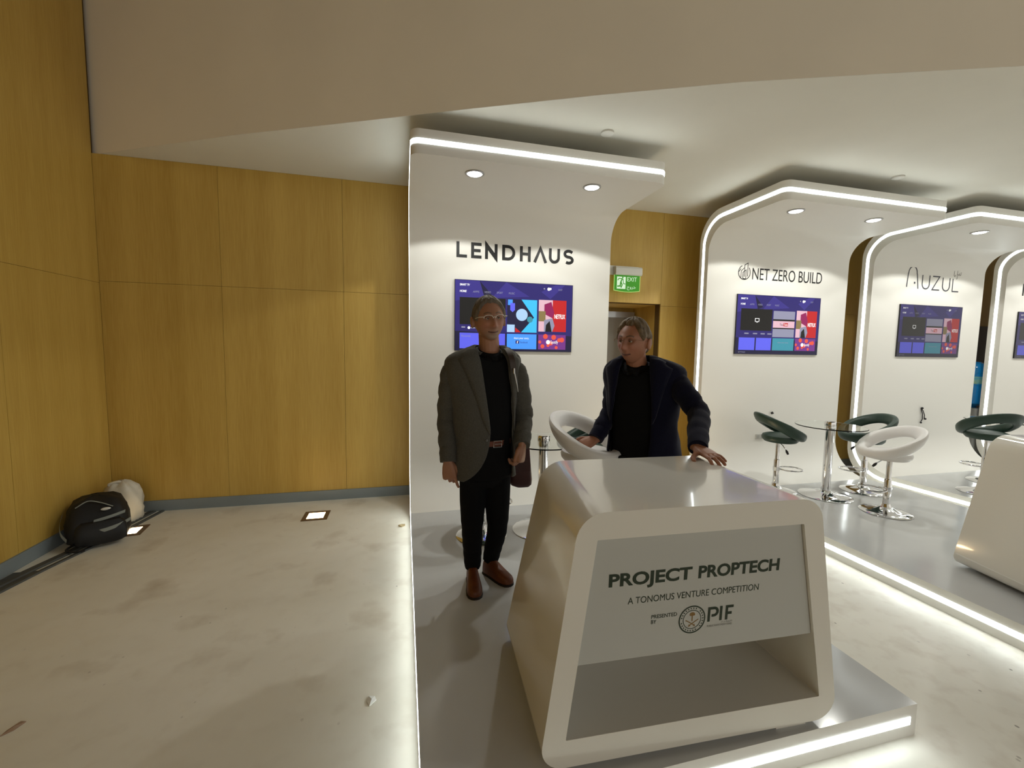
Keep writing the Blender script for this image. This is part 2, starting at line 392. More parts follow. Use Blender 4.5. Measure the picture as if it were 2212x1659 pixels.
# lettering (built in booth-local coordinates)
TY = PY-0.0015
def seg(a, b, n=10): return arc(*a, *b, n)
def lendhaus():
    mb = MB(); z0, z1 = 2.537, 2.690; h = z1-z0; w = 0.030; X = 0.45
    def L(pts, ww=w, closed=False): stroke(mb, [(X+p[0], z0+p[1]) for p in pts], ww, TY, closed=closed)
    L([(0.015, h), (0.015, w/2), (0.105, w/2)])
    x = 0.145; L([(x+0.105, h-w/2), (x+0.015, h-w/2), (x+0.015, w/2), (x+0.105, w/2)]); L([(x+0.015, h/2), (x+0.095, h/2)])
    x = 0.285; L([(x+0.015, 0), (x+0.015, h)]); L([(x+0.112, h), (x+0.112, 0)])
    mb.add([(X+x, TY-0.0003, z0+h+0.03), (X+x, TY-0.0003, z0+h-0.03), (X+x+0.127, TY-0.0003, z0-0.03), (X+x+0.127, TY-0.0003, z0+0.03)], [(0, 1, 2, 3)])
    x = 0.46; L([(x+0.015, w/2), (x+0.015, h-w/2), (x+0.055, h-w/2)]+[(x+0.06+(h/2-w/2)*math.sin(a), h/2+(h/2-w/2)*math.cos(a)) for a in np.linspace(0.05, math.pi-0.05, 12)]+[(x+0.055, w/2)], closed=True)
    x = 0.645; L([(x+0.015, 0), (x+0.015, h)]); L([(x+0.100, 0), (x+0.100, h)]); L([(x+0.015, h/2), (x+0.1, h/2)])
    x = 0.79; L([(x+0.012, 0), (x+0.073, h-0.01), (x+0.134, 0)])
    x = 0.955; r = 0.046; L([(x+0.015, h), (x+0.015, r+w/2)]+[(x+0.015+r-r*math.cos(a), r+w/2-r*math.sin(a)) for a in np.linspace(0.2, math.pi-0.2, 10)]+[(x+0.015+2*r, r+w/2), (x+0.015+2*r, h)])
    x = 1.12; q = (h-w)/4; S = [(x+0.093, h-w/2-q*0.5)]+[(x+0.052-(q+0.006)*math.sin(a)*1.15, h-w/2-q+q*math.cos(a)) for a in np.linspace(-0.75, math.pi-0.3, 11)]+[(x+0.054+(q+0.006)*math.sin(a)*1.15, w/2+q+q*math.cos(a)) for a in np.linspace(0.3, math.pi+0.75, 11)]
    L(S)
    return mb
lendhaus().build('lettering', INK, b1, smooth=False)
mb = MB(); ox = BX[1][0]
text_box(mb, 'NET ZERO BUILD', 3.985-ox, 5.02-ox, 2.508, 2.645, TY, spacing=0.98)
cx_, cz_, r_ = 3.872-ox, 2.585, 0.082
stroke(mb, [(cx_+r_*math.cos(a), cz_+r_*math.sin(a)) for a in np.linspace(2.0, 2*math.pi+0.75, 36)], 0.009, TY)
for pts in ([(-0.045, -0.06), (-0.045, 0.015), (0.0, 0.055), (0.0, -0.05)], [(0.0, 0.055), (0.0, 0.085), (0.045, 0.11), (0.045, -0.045)], [(-0.02, -0.07), (-0.02, 0.0), (0.022, 0.03), (0.022, -0.075), (-0.02, -0.07)], [(-0.082, 0), (-0.05, 0.04)]):
    stroke(mb, [(cx_+a, cz_+b) for a, b in pts], 0.008, TY-0.0003)
mb.build('lettering', INK, b2, smooth=False)
mb = MB(); ox = BX[2][0]; w = 0.016
def A(pts, ww=w, closed=False): stroke(mb, [(p[0]-ox, p[1]) for p in pts], ww, TY, closed=closed)
A([(6.425, 2.545), (6.44, 2.72)]+[(6.52-0.075*math.cos(a), 2.73+0.085*math.sin(a)) for a in np.linspace(0, math.pi, 14)]+[(6.60, 2.72), (6.63, 2.53)])
A([(6.55, 2.605), (6.575, 2.605)], 0.025)
A([(6.70, 2.715), (6.70, 2.60)]+[(6.765-0.065*math.cos(a), 2.60-0.065*math.sin(a)) for a in np.linspace(0.2, math.pi-0.2, 10)]+[(6.83, 2.60), (6.83, 2.715)])
A([(6.885, 2.707), (7.01, 2.707), (6.885, 2.53), (7.02, 2.53)])
A([(7.075, 2.70), (7.075, 2.59)]+[(7.14-0.065*math.cos(a), 2.59-0.065*math.sin(a)) for a in np.linspace(0.2, math.pi-0.2, 10)]+[(7.205, 2.59), (7.205, 2.70)])
A([(7.262, 2.695), (7.262, 2.525), (7.38, 2.525)])
mb.build('lettering', mat('slate_print', srgb(58, 60, 70), rough=0.5), b3, smooth=False)
mb = MB()
v_ar = '\u0627\u0648\u0632\u0648\u0644'
def A2(pts): stroke(mb, [(p[0]-ox, p[1]) for p in pts], 0.008, TY)
A2([(7.275, 2.80), (7.272, 2.74), (7.29, 2.725), (7.305, 2.75)]); A2([(7.335, 2.85), (7.335, 2.70), (7.32, 2.69)]); A2([(7.335, 2.76), (7.36, 2.745), (7.375, 2.77), (7.38, 2.745), (7.40, 2.75), (7.405, 2.79)])
mb.build('arabic_lettering', INKGREY, b3, smooth=False)
mb = MB(); text_box(mb, 'NOVA'[:1], 8.67-8.32, 8.82-8.32, 2.53, 2.70, TY, offset=0.02); mb.build('lettering', INK, b4, smooth=False)

# ------------------------------------------------------------------ wall screens
def em(name, col, e=1.0):
    return mat('screen_'+name, tuple(c*0.2 for c in col), rough=0.25, emit=e, ecol=col)
SCR = dict(navy=em('navy', srgb(44, 34, 120), .55), navy2=em('navy_light', srgb(62, 52, 150), .55), black=em('black', (0.004, 0.003, 0.003), .3), white=em('white', (1, 1, 1), .9),
           grey=em('grey', srgb(150, 150, 175), .7), blue=em('blue', srgb(70, 150, 250), .8), cyan=em('cyan', srgb(60, 190, 240), .8), violet=em('violet', srgb(96, 100, 240), .75),
           red=em('red', srgb(190, 24, 28), .8), orange=em('orange', srgb(235, 84, 62), .75), purple=em('purple', srgb(120, 50, 140), .7), pink=em('pink', srgb(235, 190, 205), .7),
           magenta=em('magenta', srgb(150, 20, 90), .7), teal=em('teal', srgb(60, 150, 170), .7), dark=em('dark', srgb(18, 14, 60), .6), olive=em('olive', srgb(150, 130, 80), .6), pale=em('pale', srgb(170, 205, 240), .8))
SK = list(SCR); SM = [SCR[k] for k in SK]
SMD = []
for k in SK:
    md_ = SCR[k].copy(); md_.name = 'dim_'+SCR[k].name; SMD.append(md_); md_.node_tree.nodes['Principled BSDF'].inputs['Emission Strength'].default_value *= 0.42
    bc = md_.node_tree.nodes['Principled BSDF'].inputs['Base Color']; bc.default_value = (*[c*0.6+0.01 for c in bc.default_value[:3]], 1)
def television(x0, x1, z0, z1, label, kind, dim=1.0):
    w = x1-x0; h = z1-z0
    root = empty('television', (x0, PY, z0), label=label, cat='television', group='wall screens in the booths')
    MB().box((0, -0.016, 0), (w, -0.001, h)).build('bezel', BLACKP, root, smooth=False)
    sc = MB(); lv = [0]
    def rect(u0, v0, u1, v1, c):
        lv[0] += 1; y = -0.0162-0.00002*lv[0]; sc.cur = SK.index(c)
        sc.add([(u0*w, y, (1-v1)*h), (u1*w, y, (1-v1)*h), (u1*w, y, (1-v0)*h), (u0*w, y, (1-v0)*h)], [(0, 1, 2, 3)])
    def poly(pts, c):
        lv[0] += 1; y = -0.0162-0.00002*lv[0]; sc.cur = SK.index(c)
        sc.add([(u*w, y, (1-v)*h) for u, v in pts], [list(range(len(pts)))[::-1]])
    def disc(u, v, r, c, n=20, a=1.0): poly([(u+r*math.cos(2*math.pi*k/n), v+a*r*w/h*math.sin(2*math.pi*k/n)) for k in range(n)], c)
    def txt(s, u0, u1, v0, v1, c, **k):
        lv[0] += 1; sc.cur = SK.index(c); text_box(sc, s, u0*w, u1*w, (1-v1)*h, (1-v0)*h, -0.0162-0.00002*lv[0], **k)
    rect(0.004, 0.006, 0.996, 0.994, 'navy')
    poly([(0.004, 0.006), (0.20, 0.006), (0.25, 0.22), (0.004, 0.30)], 'navy2'); poly([(0.42, 0.006), (0.62, 0.2), (0.30, 0.24)], 'navy2')
    poly([(0.20, 0.006), (0.30, 0.2), (0.24, 0.24)], 'dark'); poly([(0.72, 0.12), (0.85, 0.006), (0.93, 0.006), (0.80, 0.22)], 'navy2')
    poly([(0.004, 0.72), (0.996, 0.76), (0.996, 0.994), (0.004, 0.994)], 'dark')
    txt('SMART TV', 0.04, 0.12, 0.055, 0.085, 'white', offset=0.02, shear=0.15)
    txt('HOME', 0.04, 0.095, 0.145, 0.175, 'white', offset=0.02, shear=0.15)
    for s, a in (('APPS', 0.145), ('VIDEO', 0.24), ('SPORT', 0.34), ('MUSIC', 0.44)): txt(s, a, a+0.052, 0.148, 0.176, 'grey', shear=0.15)
    txt('12:07', 0.87, 0.905, 0.065, 0.09, 'grey'); disc(0.785, 0.075, 0.013, 'white'); disc(0.80, 0.07, 0.009, 'white'); rect(0.74, 0.062, 0.752, 0.082, 'grey')
    if kind == 'game':
        rect(0.04, 0.245, 0.415, 0.625, 'black'); rect(0.055, 0.655, 0.085, 0.675, 'grey'); disc(0.115, 0.672, 0.011, 'white'); rect(0.13, 0.665, 0.2, 0.68, 'grey')
        rect(0.43, 0.245, 0.685, 0.72, 'cyan'); poly([(0.43, 0.245), (0.55, 0.245), (0.66, 0.50), (0.55, 0.72), (0.43, 0.72)], 'dark'); rect(0.435, 0.25, 0.475, 0.33, 'blue')
        poly([(0.455, 0.30), (0.495, 0.30), (0.495, 0.40), (0.475, 0.43), (0.455, 0.40)], 'violet'); rect(0.43, 0.61, 0.495, 0.72, 'pale'); poly([(0.50, 0.65), (0.55, 0.72), (0.50, 0.72)], 'red')
        disc(0.555, 0.465, 0.05, 'pale'); disc(0.625, 0.53, 0.025, 'teal')
        rect(0.04, 0.745, 0.225, 0.965, 'violet'); rect(0.235, 0.745, 0.415, 0.965, 'violet'); txt('Recently', 0.055, 0.13, 0.775, 0.81, 'grey')
        rect(0.43, 0.745, 0.685, 0.965, 'blue'); txt('share your story.', 0.49, 0.62, 0.79, 0.825, 'white'); rect(0.505, 0.84, 0.535, 0.885, 'navy'); txt('f', 0.515, 0.527, 0.848, 0.882, 'white', offset=0.03); txt('facebook', 0.545, 0.61, 0.85, 0.878, 'navy')
        S0 = (0.70, 0.745, 0.945, 0.965)
    else:
        rect(0.05, 0.235, 0.415, 0.60, 'black'); poly([(0.215, 0.39), (0.265, 0.39), (0.265, 0.45), (0.215, 0.45)], 'white'); rect(0.221, 0.398, 0.259, 0.442, 'black'); rect(0.232, 0.455, 0.248, 0.462, 'white')
        for a in (0.1, 0.2, 0.29, 0.37): rect(a, 0.64, a+0.05, 0.66, 'grey')
        rect(0.43, 0.255, 0.69, 0.70, 'grey'); rect(0.43, 0.395, 0.69, 0.56, 'black'); rect(0.43, 0.425, 0.69, 0.54, 'pink'); txt('You', 0.51, 0.55, 0.46, 0.505, 'black'); rect(0.555, 0.455, 0.61, 0.51, 'red'); txt('Tube', 0.56, 0.605, 0.465, 0.50, 'white')
        rect(0.04, 0.72, 0.225, 0.93, 'violet'); rect(0.24, 0.72, 0.42, 0.93, 'violet'); rect(0.435, 0.72, 0.695, 0.93, 'teal'); txt('share your story.', 0.50, 0.63, 0.78, 0.81, 'grey')
        S0 = (0.71, 0.72, 0.965, 0.93)
    N0 = (S0[0], 0.235, S0[2], 0.70); nw = N0[2]-N0[0]
    rect(*N0, 'red'); rect(N0[0], N0[1], N0[0]+0.5*nw, N0[3], 'pink'); poly([(N0[0]+.2*nw, .30), (N0[0]+.45*nw, .26), (N0[0]+.56*nw, .42), (N0[0]+.5*nw, .5), (N0[0]+.2*nw, .44)], 'magenta')
    rect(N0[0], .40, N0[0]+.25*nw, .55, 'olive'); poly([(N0[0]+.2*nw, .53), (N0[0]+.5*nw, .50), (N0[0]+.58*nw, .61), (N0[0]+.5*nw, .70), (N0[0]+.2*nw, .70)], 'grey'); poly([(N0[0]+.27*nw, .6), (N0[0]+.4*nw, .54), (N0[0]+.48*nw, .7), (N0[0]+.25*nw, .7)], 'black')
    txt('NETFLIX', N0[0]+0.57*nw, N0[0]+0.96*nw, 0.44, 0.505, 'white', offset=0.02)
    rect(*S0, 'purple'); sw = S0[2]-S0[0]; sh = S0[3]-S0[1]
    for k in range(9):
        u = S0[0]+sw*(0.06+0.1*k); v = S0[1]+sh*(0.5+0.38*math.sin(k*2.3)); disc(u, v, 0.014+0.004*(k % 3), 'orange', 8)
    disc(S0[0]+0.36*sw, S0[1]+0.5*sh, 0.018, 'white'); txt('Spotify', S0[0]+0.45*sw, S0[0]+0.72*sw, S0[1]+0.38*sh, S0[1]+0.66*sh, 'white')
    if kind != 'game': txt('SETTINGS', 0.04, 0.12, 0.955, 0.975, 'grey')
    sc.build('screen', SM if dim == 1.0 else SMD, root, smooth=False)
    return root
television(0.484, 1.725, 1.622, 2.323, 'lit purple menu screen below the LENDHAUS lettering, behind the standing man', 'game')
television(3.785, 5.010, 1.630, 2.332, 'lit purple menu screen below the NET ZERO BUILD lettering', 'you')
television(6.333, 7.474, 1.627, 2.318, 'lit purple menu screen below the AUZUL lettering', 'you', 0.4)
television(8.62, 9.78, 1.627, 2.30, 'dark screen cut off by the right picture edge on the farthest booth', 'you', 0.4)

# ------------------------------------------------------------------ reception counters
def outline(bh, th, z0, z1, r, y0, y1, dx=0.0, seg=8):
    """rounded trapezoid ring; bh/th half widths at bottom/top, y varies linearly with z"""
    c = [np.array(p, float) for p in ((-bh, z0), (bh, z0), (th+dx, z1), (-th+dx, z1))]
    pts = []
    for i in range(4):
        p = c[i]; a = c[i-1]-p; b = c[(i+1) % 4]-p; a /= np.linalg.norm(a); b /= np.linalg.norm(b)
        ang = math.acos(a@b); rr = r[0] if i < 2 else r[1]; t = rr/math.tan(ang/2)
        m = (a+b)/np.linalg.norm(a+b); ctr = p+m*rr/math.sin(ang/2)
        s = p+a*t-ctr; e = p+b*t-ctr; a0 = math.atan2(s[1], s[0]); a1 = math.atan2(e[1], e[0])
        while a1 < a0: a1 += 2*math.pi
        for k in range(seg+1):
            q = a0+(a1-a0)*k/seg; pts.append((ctr[0]+rr*math.cos(q), ctr[1]+rr*math.sin(q)))
    return [(x, y0+(y1-y0)*(z-z0)/(z1-z0), z) for x, z in pts]
def counter(loc, rz, label, lettered, yt=0.625):
    root = empty('reception_counter', loc, rz, label, 'counter', 'white reception counters')
    ZT = 0.965; dx = -0.04
    fr_o = outline(0.632, 0.478, 0.022, ZT, (0.085, 0.105), 0.0, -0.035, dx)
    bk_o = outline(0.615, 0.450, 0.022, ZT, (0.06, 0.125), 0.74, yt, dx+0.03)
    mid = [tuple(np.array(a)*0.5+np.array(b)*0.5) for a, b in zip(fr_o, bk_o)]
    fr_i = outline(0.535, 0.412, 0.130, 0.868, (0.004, 0.004), -0.004, -0.032, dx)
    in_b = outline(0.52, 0.40, 0.138, 0.86, (0.004, 0.004), 0.44, 0.40, dx)
    mb = MB(); mb.loft([bk_o, mid, fr_o, fr_i, in_b]); mb.build('body', COUNTER, root, angle=28)
    MB().box((-0.50, 0.06, 0.0), (0.50, 0.64, 0.03)).build('plinth', mat('plinth_grey', srgb(150, 148, 142), rough=0.5), root, smooth=False)
    MB().box((0.36, 0.015, 0.0), (0.50, 0.12, 0.03)).build('foot', COUNTER, root, smooth=False)
    if not lettered:
        MB().loft([outline(0.636, 0.482, 0.018, ZT, (0.085, 0.105), 0.1, 0.1, dx)[:0] or [(x*k, y, z) for x, y, z in ((-0.627, 0.0, zz), (-0.610, 0.72, zz), (0.610, 0.72, zz), (0.627, 0.0, zz))] for zz, k in ((0.092, 0.985), (0.094, 0.994), (0.099, 0.994), (0.101, 0.985))]).build('base_groove', WHITE, root, smooth=False)
    zb = 0.405; f = (zb-0.130)/(0.868-0.130); yb = 0.012
    hw_b = 0.535+(0.412-0.535)*f; cxb = dx*f
    bd = MB(); pts = [(cxb-hw_b+0.003, zb), (cxb+hw_b-0.003, zb), (dx+0.412-0.003, 0.866), (dx-0.412+0.003, 0.866)]
    yy = lambda z: yb-0.004-0.028*(z-0.130)/0.738
    bd.add([(x, yy(z), z) for x, z in pts]+[(x, yy(z)+0.012, z) for x, z in pts], [(0, 1, 2, 3), (7, 6, 5, 4), (0, 4, 5, 1), (1, 5, 6, 2), (2, 6, 7, 3), (3, 7, 4, 0)])
    board = bd.build('sign_board', mat('satin_sign_board', srgb(186, 187, 182), rough=0.45), root, smooth=False)
    if lettered:
        def put(m, name):
            m.v = [(x, yy(z)-0.0008-y, z) for x, y, z in m.v]; return m
        X = lambda x: x-1.08; Z = lambda z: z-0.145
        m = MB(); text_box(m, 'PROJECT', X(0.682), X(1.004), Z(0.831), Z(0.879), 0, True, offset=0.034); put(m, 'a').build('lettering', INKG, board, smooth=False); m = MB(); text_box(m, 'PROPTECH', X(1.030), X(1.372), Z(0.831), Z(0.879), 0, True, offset=0.034); put(m, 'a').build('lettering', INKG, board, smooth=False)
        m = MB(); text_box(m, 'A TONOMUS VENTURE COMPETITION', X(0.758), X(1.290), Z(0.760), Z(0.785), 0); put(m, 'a').build('lettering', INKG, board, smooth=False)
        m = MB(); text_box(m, 'PRESENTED', X(0.853), X(0.955), Z(0.694), Z(0.7085), 0, offset=0.012); put(m, 'a').build('lettering', INKG, board, smooth=False); m = MB(); text_box(m, 'BY', X(0.853), X(0.874), Z(0.674), Z(0.6885), 0, offset=0.012); put(m, 'a').build('lettering', INKG, board, smooth=False)
        m = MB(); w0 = 0.0105
        P = [(1.087, 0.655), (1.087, 0.707), (1.108, 0.707)]+[(1.108+0.0145*math.sin(a), 0.6925+0.0145*math.cos(a)) for a in np.linspace(0.2, math.pi, 8)]+[(1.098, 0.678)]
        for q in (P, [(1.137, 0.655), (1.137, 0.712)], [(1.161, 0.655), (1.161, 0.707), (1.189, 0.707)], [(1.161, 0.681), (1.183, 0.681)]): stroke(m, [(X(a), Z(b)) for a, b in q], w0, 0)
        put(m, 'a').build('lettering', INKG, board, smooth=False)
        m = MB(); text_box(m, 'PUBLIC INVESTMENT FUND', X(1.083), X(1.187), Z(0.633), Z(0.641), 0); text_box(m, '\ufe94\ufee3\ufe8e\ufecc\ufedf\ufe8d', X(1.14), X(1.187), Z(0.645), Z(0.652), 0); put(m, 'a').build('fine_print', INKGREY, board, smooth=False)
        ex, ez = X(1.018), Z(0.672)
        m = MB()
        for r, ww in ((0.052, 0.005), (0.036, 0.0025)): stroke(m, [(ex+r*math.cos(a), ez+r*math.sin(a)) for a in np.linspace(0, 2*math.pi, 40, endpoint=False)], ww, 0, closed=True)
        for k in range(26):
            a = 2*math.pi*k/26
            if k % 9 == 4: continue
            stroke(m, [(ex+0.0415*math.cos(a), ez+0.0415*math.sin(a)), (ex+0.0465*math.cos(a+0.06), ez+0.0465*math.sin(a+0.06))], 0.004, 0)
        put(m, 'a').build('emblem_ring', INKG, board, smooth=False)
        m = MB(); stroke(m, [(ex, ez-0.006), (ex, ez+0.018)], 0.0042, 0)
        for a in np.linspace(-0.3, math.pi+0.3, 9): stroke(m, [(ex, ez+0.016), (ex+0.011*math.cos(a), ez+0.020+0.009*math.sin(a))], 0.0036, 0)
        for sg in (-1, 1): stroke(m, [(ex+sg*0.026, ez-0.001), (ex+sg*0.012, ez-0.009), (ex-sg*0.008, ez-0.022), (ex-sg*0.014, ez-0.027)], 0.0035, 0); stroke(m, [(ex-sg*0.006, ez-0.026), (ex-sg*0.012, ez-0.019)], 0.003, 0)
        put(m, 'a').build('emblem_palm_and_swords', GOLD, board, smooth=False)
    return root
counter((1.08, 1.288, HP), math.radians(-2.5), 'white trapezoid counter with hollow front lettered PROJECT PROPTECH', True)
counter((4.245, 1.245, HP), math.radians(-13), 'plain white counter side cut off by the right picture edge', False, 0.70)

# ------------------------------------------------------------------ bar stools and glass tables
GREENL = mat('dark_green_leatherette', srgb(34, 56, 46), rough=0.42, bump=0.05, bscale=90)
WHITEL = mat('white_leatherette', srgb(226, 224, 222), rough=0.42, bump=0.05, bscale=90)
def stool(loc, face, zs, leather, label, foot=1.0):
    rz = math.atan2(-face[0], face[1])
    root = empty('bar_stool', (loc[0], loc[1], HP), rz, label, 'bar stool', 'gas-lift bar stools with ring backrests')
    zs = zs-HP
    mb = MB(); mb.lathe([(0.0005, 0.0), (0.200, 0.0), (0.205, 0.004), (0.198, 0.010), (0.14, 0.022), (0.08, 0.038), (0.045, 0.058), (0.034, 0.085), (0.0005, 0.09)], 36); mb.build('base', CHROME, root)
    mb = MB(); mb.lathe([(0.0005, 0.08), (0.030, 0.08), (0.030, zs-0.26), (0.024, zs-0.25), (0.022, zs-0.245), (0.022, zs-0.05), (0.0005, zs-0.05)], 20); mb.build('gas_lift_column', CHROME, root)
    fz = (zs-0.26)*0.72
    ring = [(0.034*0, 0.03, fz)]+[(0.10*math.sin(a), 0.145-0.115*math.cos(a), fz+0.0) for a in np.linspace(0.35, 2*math.pi-0.35, 20)]
    mb = MB(); mb.tube(ring, 0.008, 10, loop=True); mb.lathe([(0.030, fz-0.02), (0.035, fz-0.02), (0.035, fz+0.02), (0.030, fz+0.02)], 20); mb.build('footrest', CHROME, root)
    mb = MB(); mb.tube([(0.0, 0, zs-0.06), (0.06, 0.02, zs-0.085), (0.11, 0.035, zs-0.13)], 0.0045, 8); lev = mb.build('lift_lever', CHROME, root)
    mb = MB(); mb.tube([(0.105, 0.034, zs-0.125), (0.118, 0.038, zs-0.142), (0.135, 0.043, zs-0.165)], [0.007, 0.013, 0.010], 10); mb.build('lever_grip', BLACKP, lev)
    # seat cushion
    mb = MB(); R = []
    for r, z in ((0.001, -0.055), (0.11, -0.060), (0.155, -0.052), (0.175, -0.030), (0.180, -0.005), (0.172, 0.016), (0.14, 0.028), (0.08, 0.034), (0.001, 0.041)):
        R.append([(r*math.cos(2*math.pi*k/36), 0.02+r*math.sin(2*math.pi*k/36), zs+z-0.03*0) for k in range(36)])
    mb.loft(R); mb.build('seat', leather, root)
    # tilted padded ring: low in front where it meets the seat, high behind
    mb = MB(); n = 44; R = []
    for k in range(n):
        a = 2*math.pi*k/n; bk = (1-math.sin(a))/2             # 1 at the back (-y)
        sd = 1-abs(2*bk-1); rc = 0.205+0.012*bk; zc = zs+0.002+0.205*(bk**1.15); hh = 0.044+0.012*sd+0.014*bk; ww = 0.042-0.006*bk
        lean = 0.12+0.24*bk
        c = np.array([rc*math.cos(a), 0.01+rc*math.sin(a), zc]); er = np.array([math.cos(a), math.sin(a), 0]); ez = np.array([0, 0, 1.0])
        u = er*math.cos(lean)-ez*math.sin(lean)*0; v = ez*math.cos(lean)+er*math.sin(lean)
        R.append([c+u*ww*math.copysign(abs(math.cos(t))**0.8, math.cos(t))+v*hh*math.copysign(abs(math.sin(t))**0.8, math.sin(t)) for t in [2*math.pi*q/16 for q in range(16)]])
    mb.loft(R, loop=True); mb.build('ring_backrest', leather, root)
    return root
def bar_table(loc, label):
    root = empty('bar_table', (loc[0], loc[1], HP), 0, label, 'table', 'round glass bar tables')
    mb = MB(); mb.lathe([(0.0005, 0), (0.240, 0), (0.245, 0.004), (0.238, 0.009), (0.15, 0.018), (0.085, 0.03), (0.052, 0.05), (0.045, 0.06), (0.0005, 0.06)], 44); mb.build('base', CHROME, root)
    mb = MB(); mb.lathe([(0.0005, 0.055), (0.040, 0.055), (0.040, 0.742), (0.0005, 0.742)], 24); mb.build('column', CHROME, root)
    mb = MB(); mb.lathe([(0.0005, 0.755), (0.052, 0.755), (0.052, 0.790), (0.046, 0.800), (0.0005, 0.800)], 24); mb.build('column_cap', CHROME, root)
    mb = MB(); mb.lathe([(0.0005, 0.744), (0.312, 0.744), (0.316, 0.748), (0.312, 0.754), (0.0005, 0.754)], 56); mb.build('glass_top', GLASS, root)
    return root
bar_table((1.111, 3.31), 'round glass bar table on chrome column behind the LENDHAUS counter')
bar_table((4.342, 3.50), 'round glass bar table between green stools in the NET ZERO BUILD booth')
bar_table((6.85, 3.45), 'round glass bar table in the AUZUL booth behind the white counter')
stool((1.19, 2.66), (0.55, -0.83), 0.955, WHITEL, 'raised white bar stool under the hand of the navy-jacketed man')
stool((1.57, 3.50), (-0.8, 0.3), 0.80, GREENL, 'dark green bar stool mostly hidden behind the raised white stool')
stool((0.599, 3.309), (0.9, 0.2), 0.76, GREENL, 'chrome-based bar stool hidden behind the legs of the man in grey')
stool((3.945, 3.75), (0.93, -0.36), 0.745, GREENL, 'dark green bar stool left of the glass table below the middle screen')
stool((4.907, 3.54), (-0.97, 0.2), 0.745, GREENL, 'dark green bar stool right of the glass table, beside the lit booth edge')
stool((4.469, 2.998), (-0.96, 0.28), 0.72, WHITEL, 'white bar stool in front of the two green stools and glass table')
stool((6.20, 3.22), (0.4, 0.9), 0.80, GREENL, 'dark green bar stool in the AUZUL booth above the white counter top')
stool((7.28, 3.15), (-0.7, 0.6), 0.80, GREENL, 'dark green bar stool at the far right picture edge in the AUZUL booth')

# ------------------------------------------------------------------ small fittings
def exit_sign():
    root = empty('exit_sign', (2.62, BWY, 2.37), label='green illuminated EXIT sign on the wood wall above the doorway', cat='sign')
    m = MB(); m.box((-0.21, -0.012, 0.19), (0.17, -0.0005, 0.30)); m.build('wall_plate', mat('sign_plastic', srgb(222, 222, 214), rough=0.4), root, smooth=False)
    m = MB(); pr = [(-0.075, 0.185), (-0.085, 0.20), (-0.085, 0.265), (-0.07, 0.285), (-0.012, 0.29), (-0.012, 0.185)]
    m.loft([[(x, y, z) for y, z in pr] for x in (-0.165, 0.185)]); m.build('housing', MATS['sign_plastic'], root, smooth=False)
    GRN = mat('exit_green', srgb(60, 150, 30), rough=0.3, emit=0.22, ecol=srgb(70, 165, 36)); GLW = mat('exit_glow', srgb(220, 245, 220), rough=0.3, emit=0.4, ecol=srgb(215, 245, 215)); EDGE = mat('exit_edge', srgb(190, 230, 130), rough=0.3, emit=0.3, ecol=srgb(190, 230, 130))
    bot = [(x, 0.0-0.016*(1-(x/0.175)**2)) for x in np.linspace(-0.175, 0.175, 11)]
    pl = [(x, z) for x, z in bot]+[(0.175, 0.187), (-0.175, 0.187)]
    m = MB(); m.add([(x, -0.055, z) for x, z in pl]+[(x, -0.050, z) for x, z in pl], [list(range(13)), list(range(13, 26))[::-1]]+[(i, 13+i, 13+(i+1) % 13, (i+1) % 13) for i in range(13)]); m.build('acrylic_plate', EDGE, root, smooth=False)
    m = MB(); pi_ = [(x*0.965, z+0.006) for x, z in bot]+[(0.169, 0.186), (-0.169, 0.186)]
    m.add([(x, -0.0555, z) for x, z in pi_], [list(range(13))]); m.build('green_face', GRN, root, smooth=False)
    m = MB(); m.add([(-0.135, -0.056, 0.022), (-0.02, -0.056, 0.022), (-0.02, -0.056, 0.165), (-0.135, -0.056, 0.165)], [(0, 1, 2, 3)]); m.build('pictogram_ground', GLW, root, smooth=False)
    m = MB(); y = -0.0565
    stroke(m, [(-0.125, 0.12), (-0.11, 0.145), (-0.075, 0.142), (-0.06, 0.142)], 0.010, y); stroke(m, [(-0.065, 0.142), (-0.085, 0.10), (-0.09, 0.055), (-0.13, 0.05)], 0.016, y); stroke(m, [(-0.08, 0.10), (-0.065, 0.07), (-0.08, 0.035)], 0.014, y); stroke(m, [(-0.055, 0.14), (-0.05, 0.085), (-0.022, 0.08)], 0.009, y)
    m.add([(-0.06+0.01*math.cos(a), y, 0.156+0.01*math.sin(a)) for a in np.linspace(0, 2*math.pi, 14, endpoint=False)], [list(range(14))]); m.build('running_figure', GRN, root, smooth=False)
    m = MB(); text_box(m, 'EXIT', 0.0, 0.13, 0.115, 0.165, y); m.build('lettering', GLW, root, smooth=False); m = MB(); text_box(m, '\ufe9d\ufeed\ufeae\ufea7', 0.0, 0.118, 0.01, 0.06, y); m.build('lettering', GLW, root, smooth=False)
exit_sign()
def floor_light(x, y, rz, label, gl=None):
    root = empty('floor_light', (x, y, 0), rz, label, 'floor light', 'square recessed floor lights')
    m = MB(); a, b = 0.115, 0.075
    o = [(-a, -a), (a, -a), (a, a), (-a, a)]; i = [(-b, -b), (b, -b), (b, b), (-b, b)]
    m.loft([[(p, q, 0.0003) for p, q in o], [(p, q, 0.006) for p, q in o], [(p, q, 0.006) for p, q in i], [(p, q, 0.0012) for p, q in i]], cap=False)
    m.build('frame', mat('floor_light_frame', srgb(120, 96, 70), rough=0.5, metal=0.3), root, smooth=False)
    m = MB(); m.box((-b, -b, 0.0008), (b, b, 0.004)); m.build('glass', gl or WARML, root, smooth=False)
floor_light(-0.838, 4.375, 0, 'square glowing floor light in open floor by the wood wall')
floor_light(-2.345, 4.33, 0.15, 'square glowing floor light half covered by the black backpack')
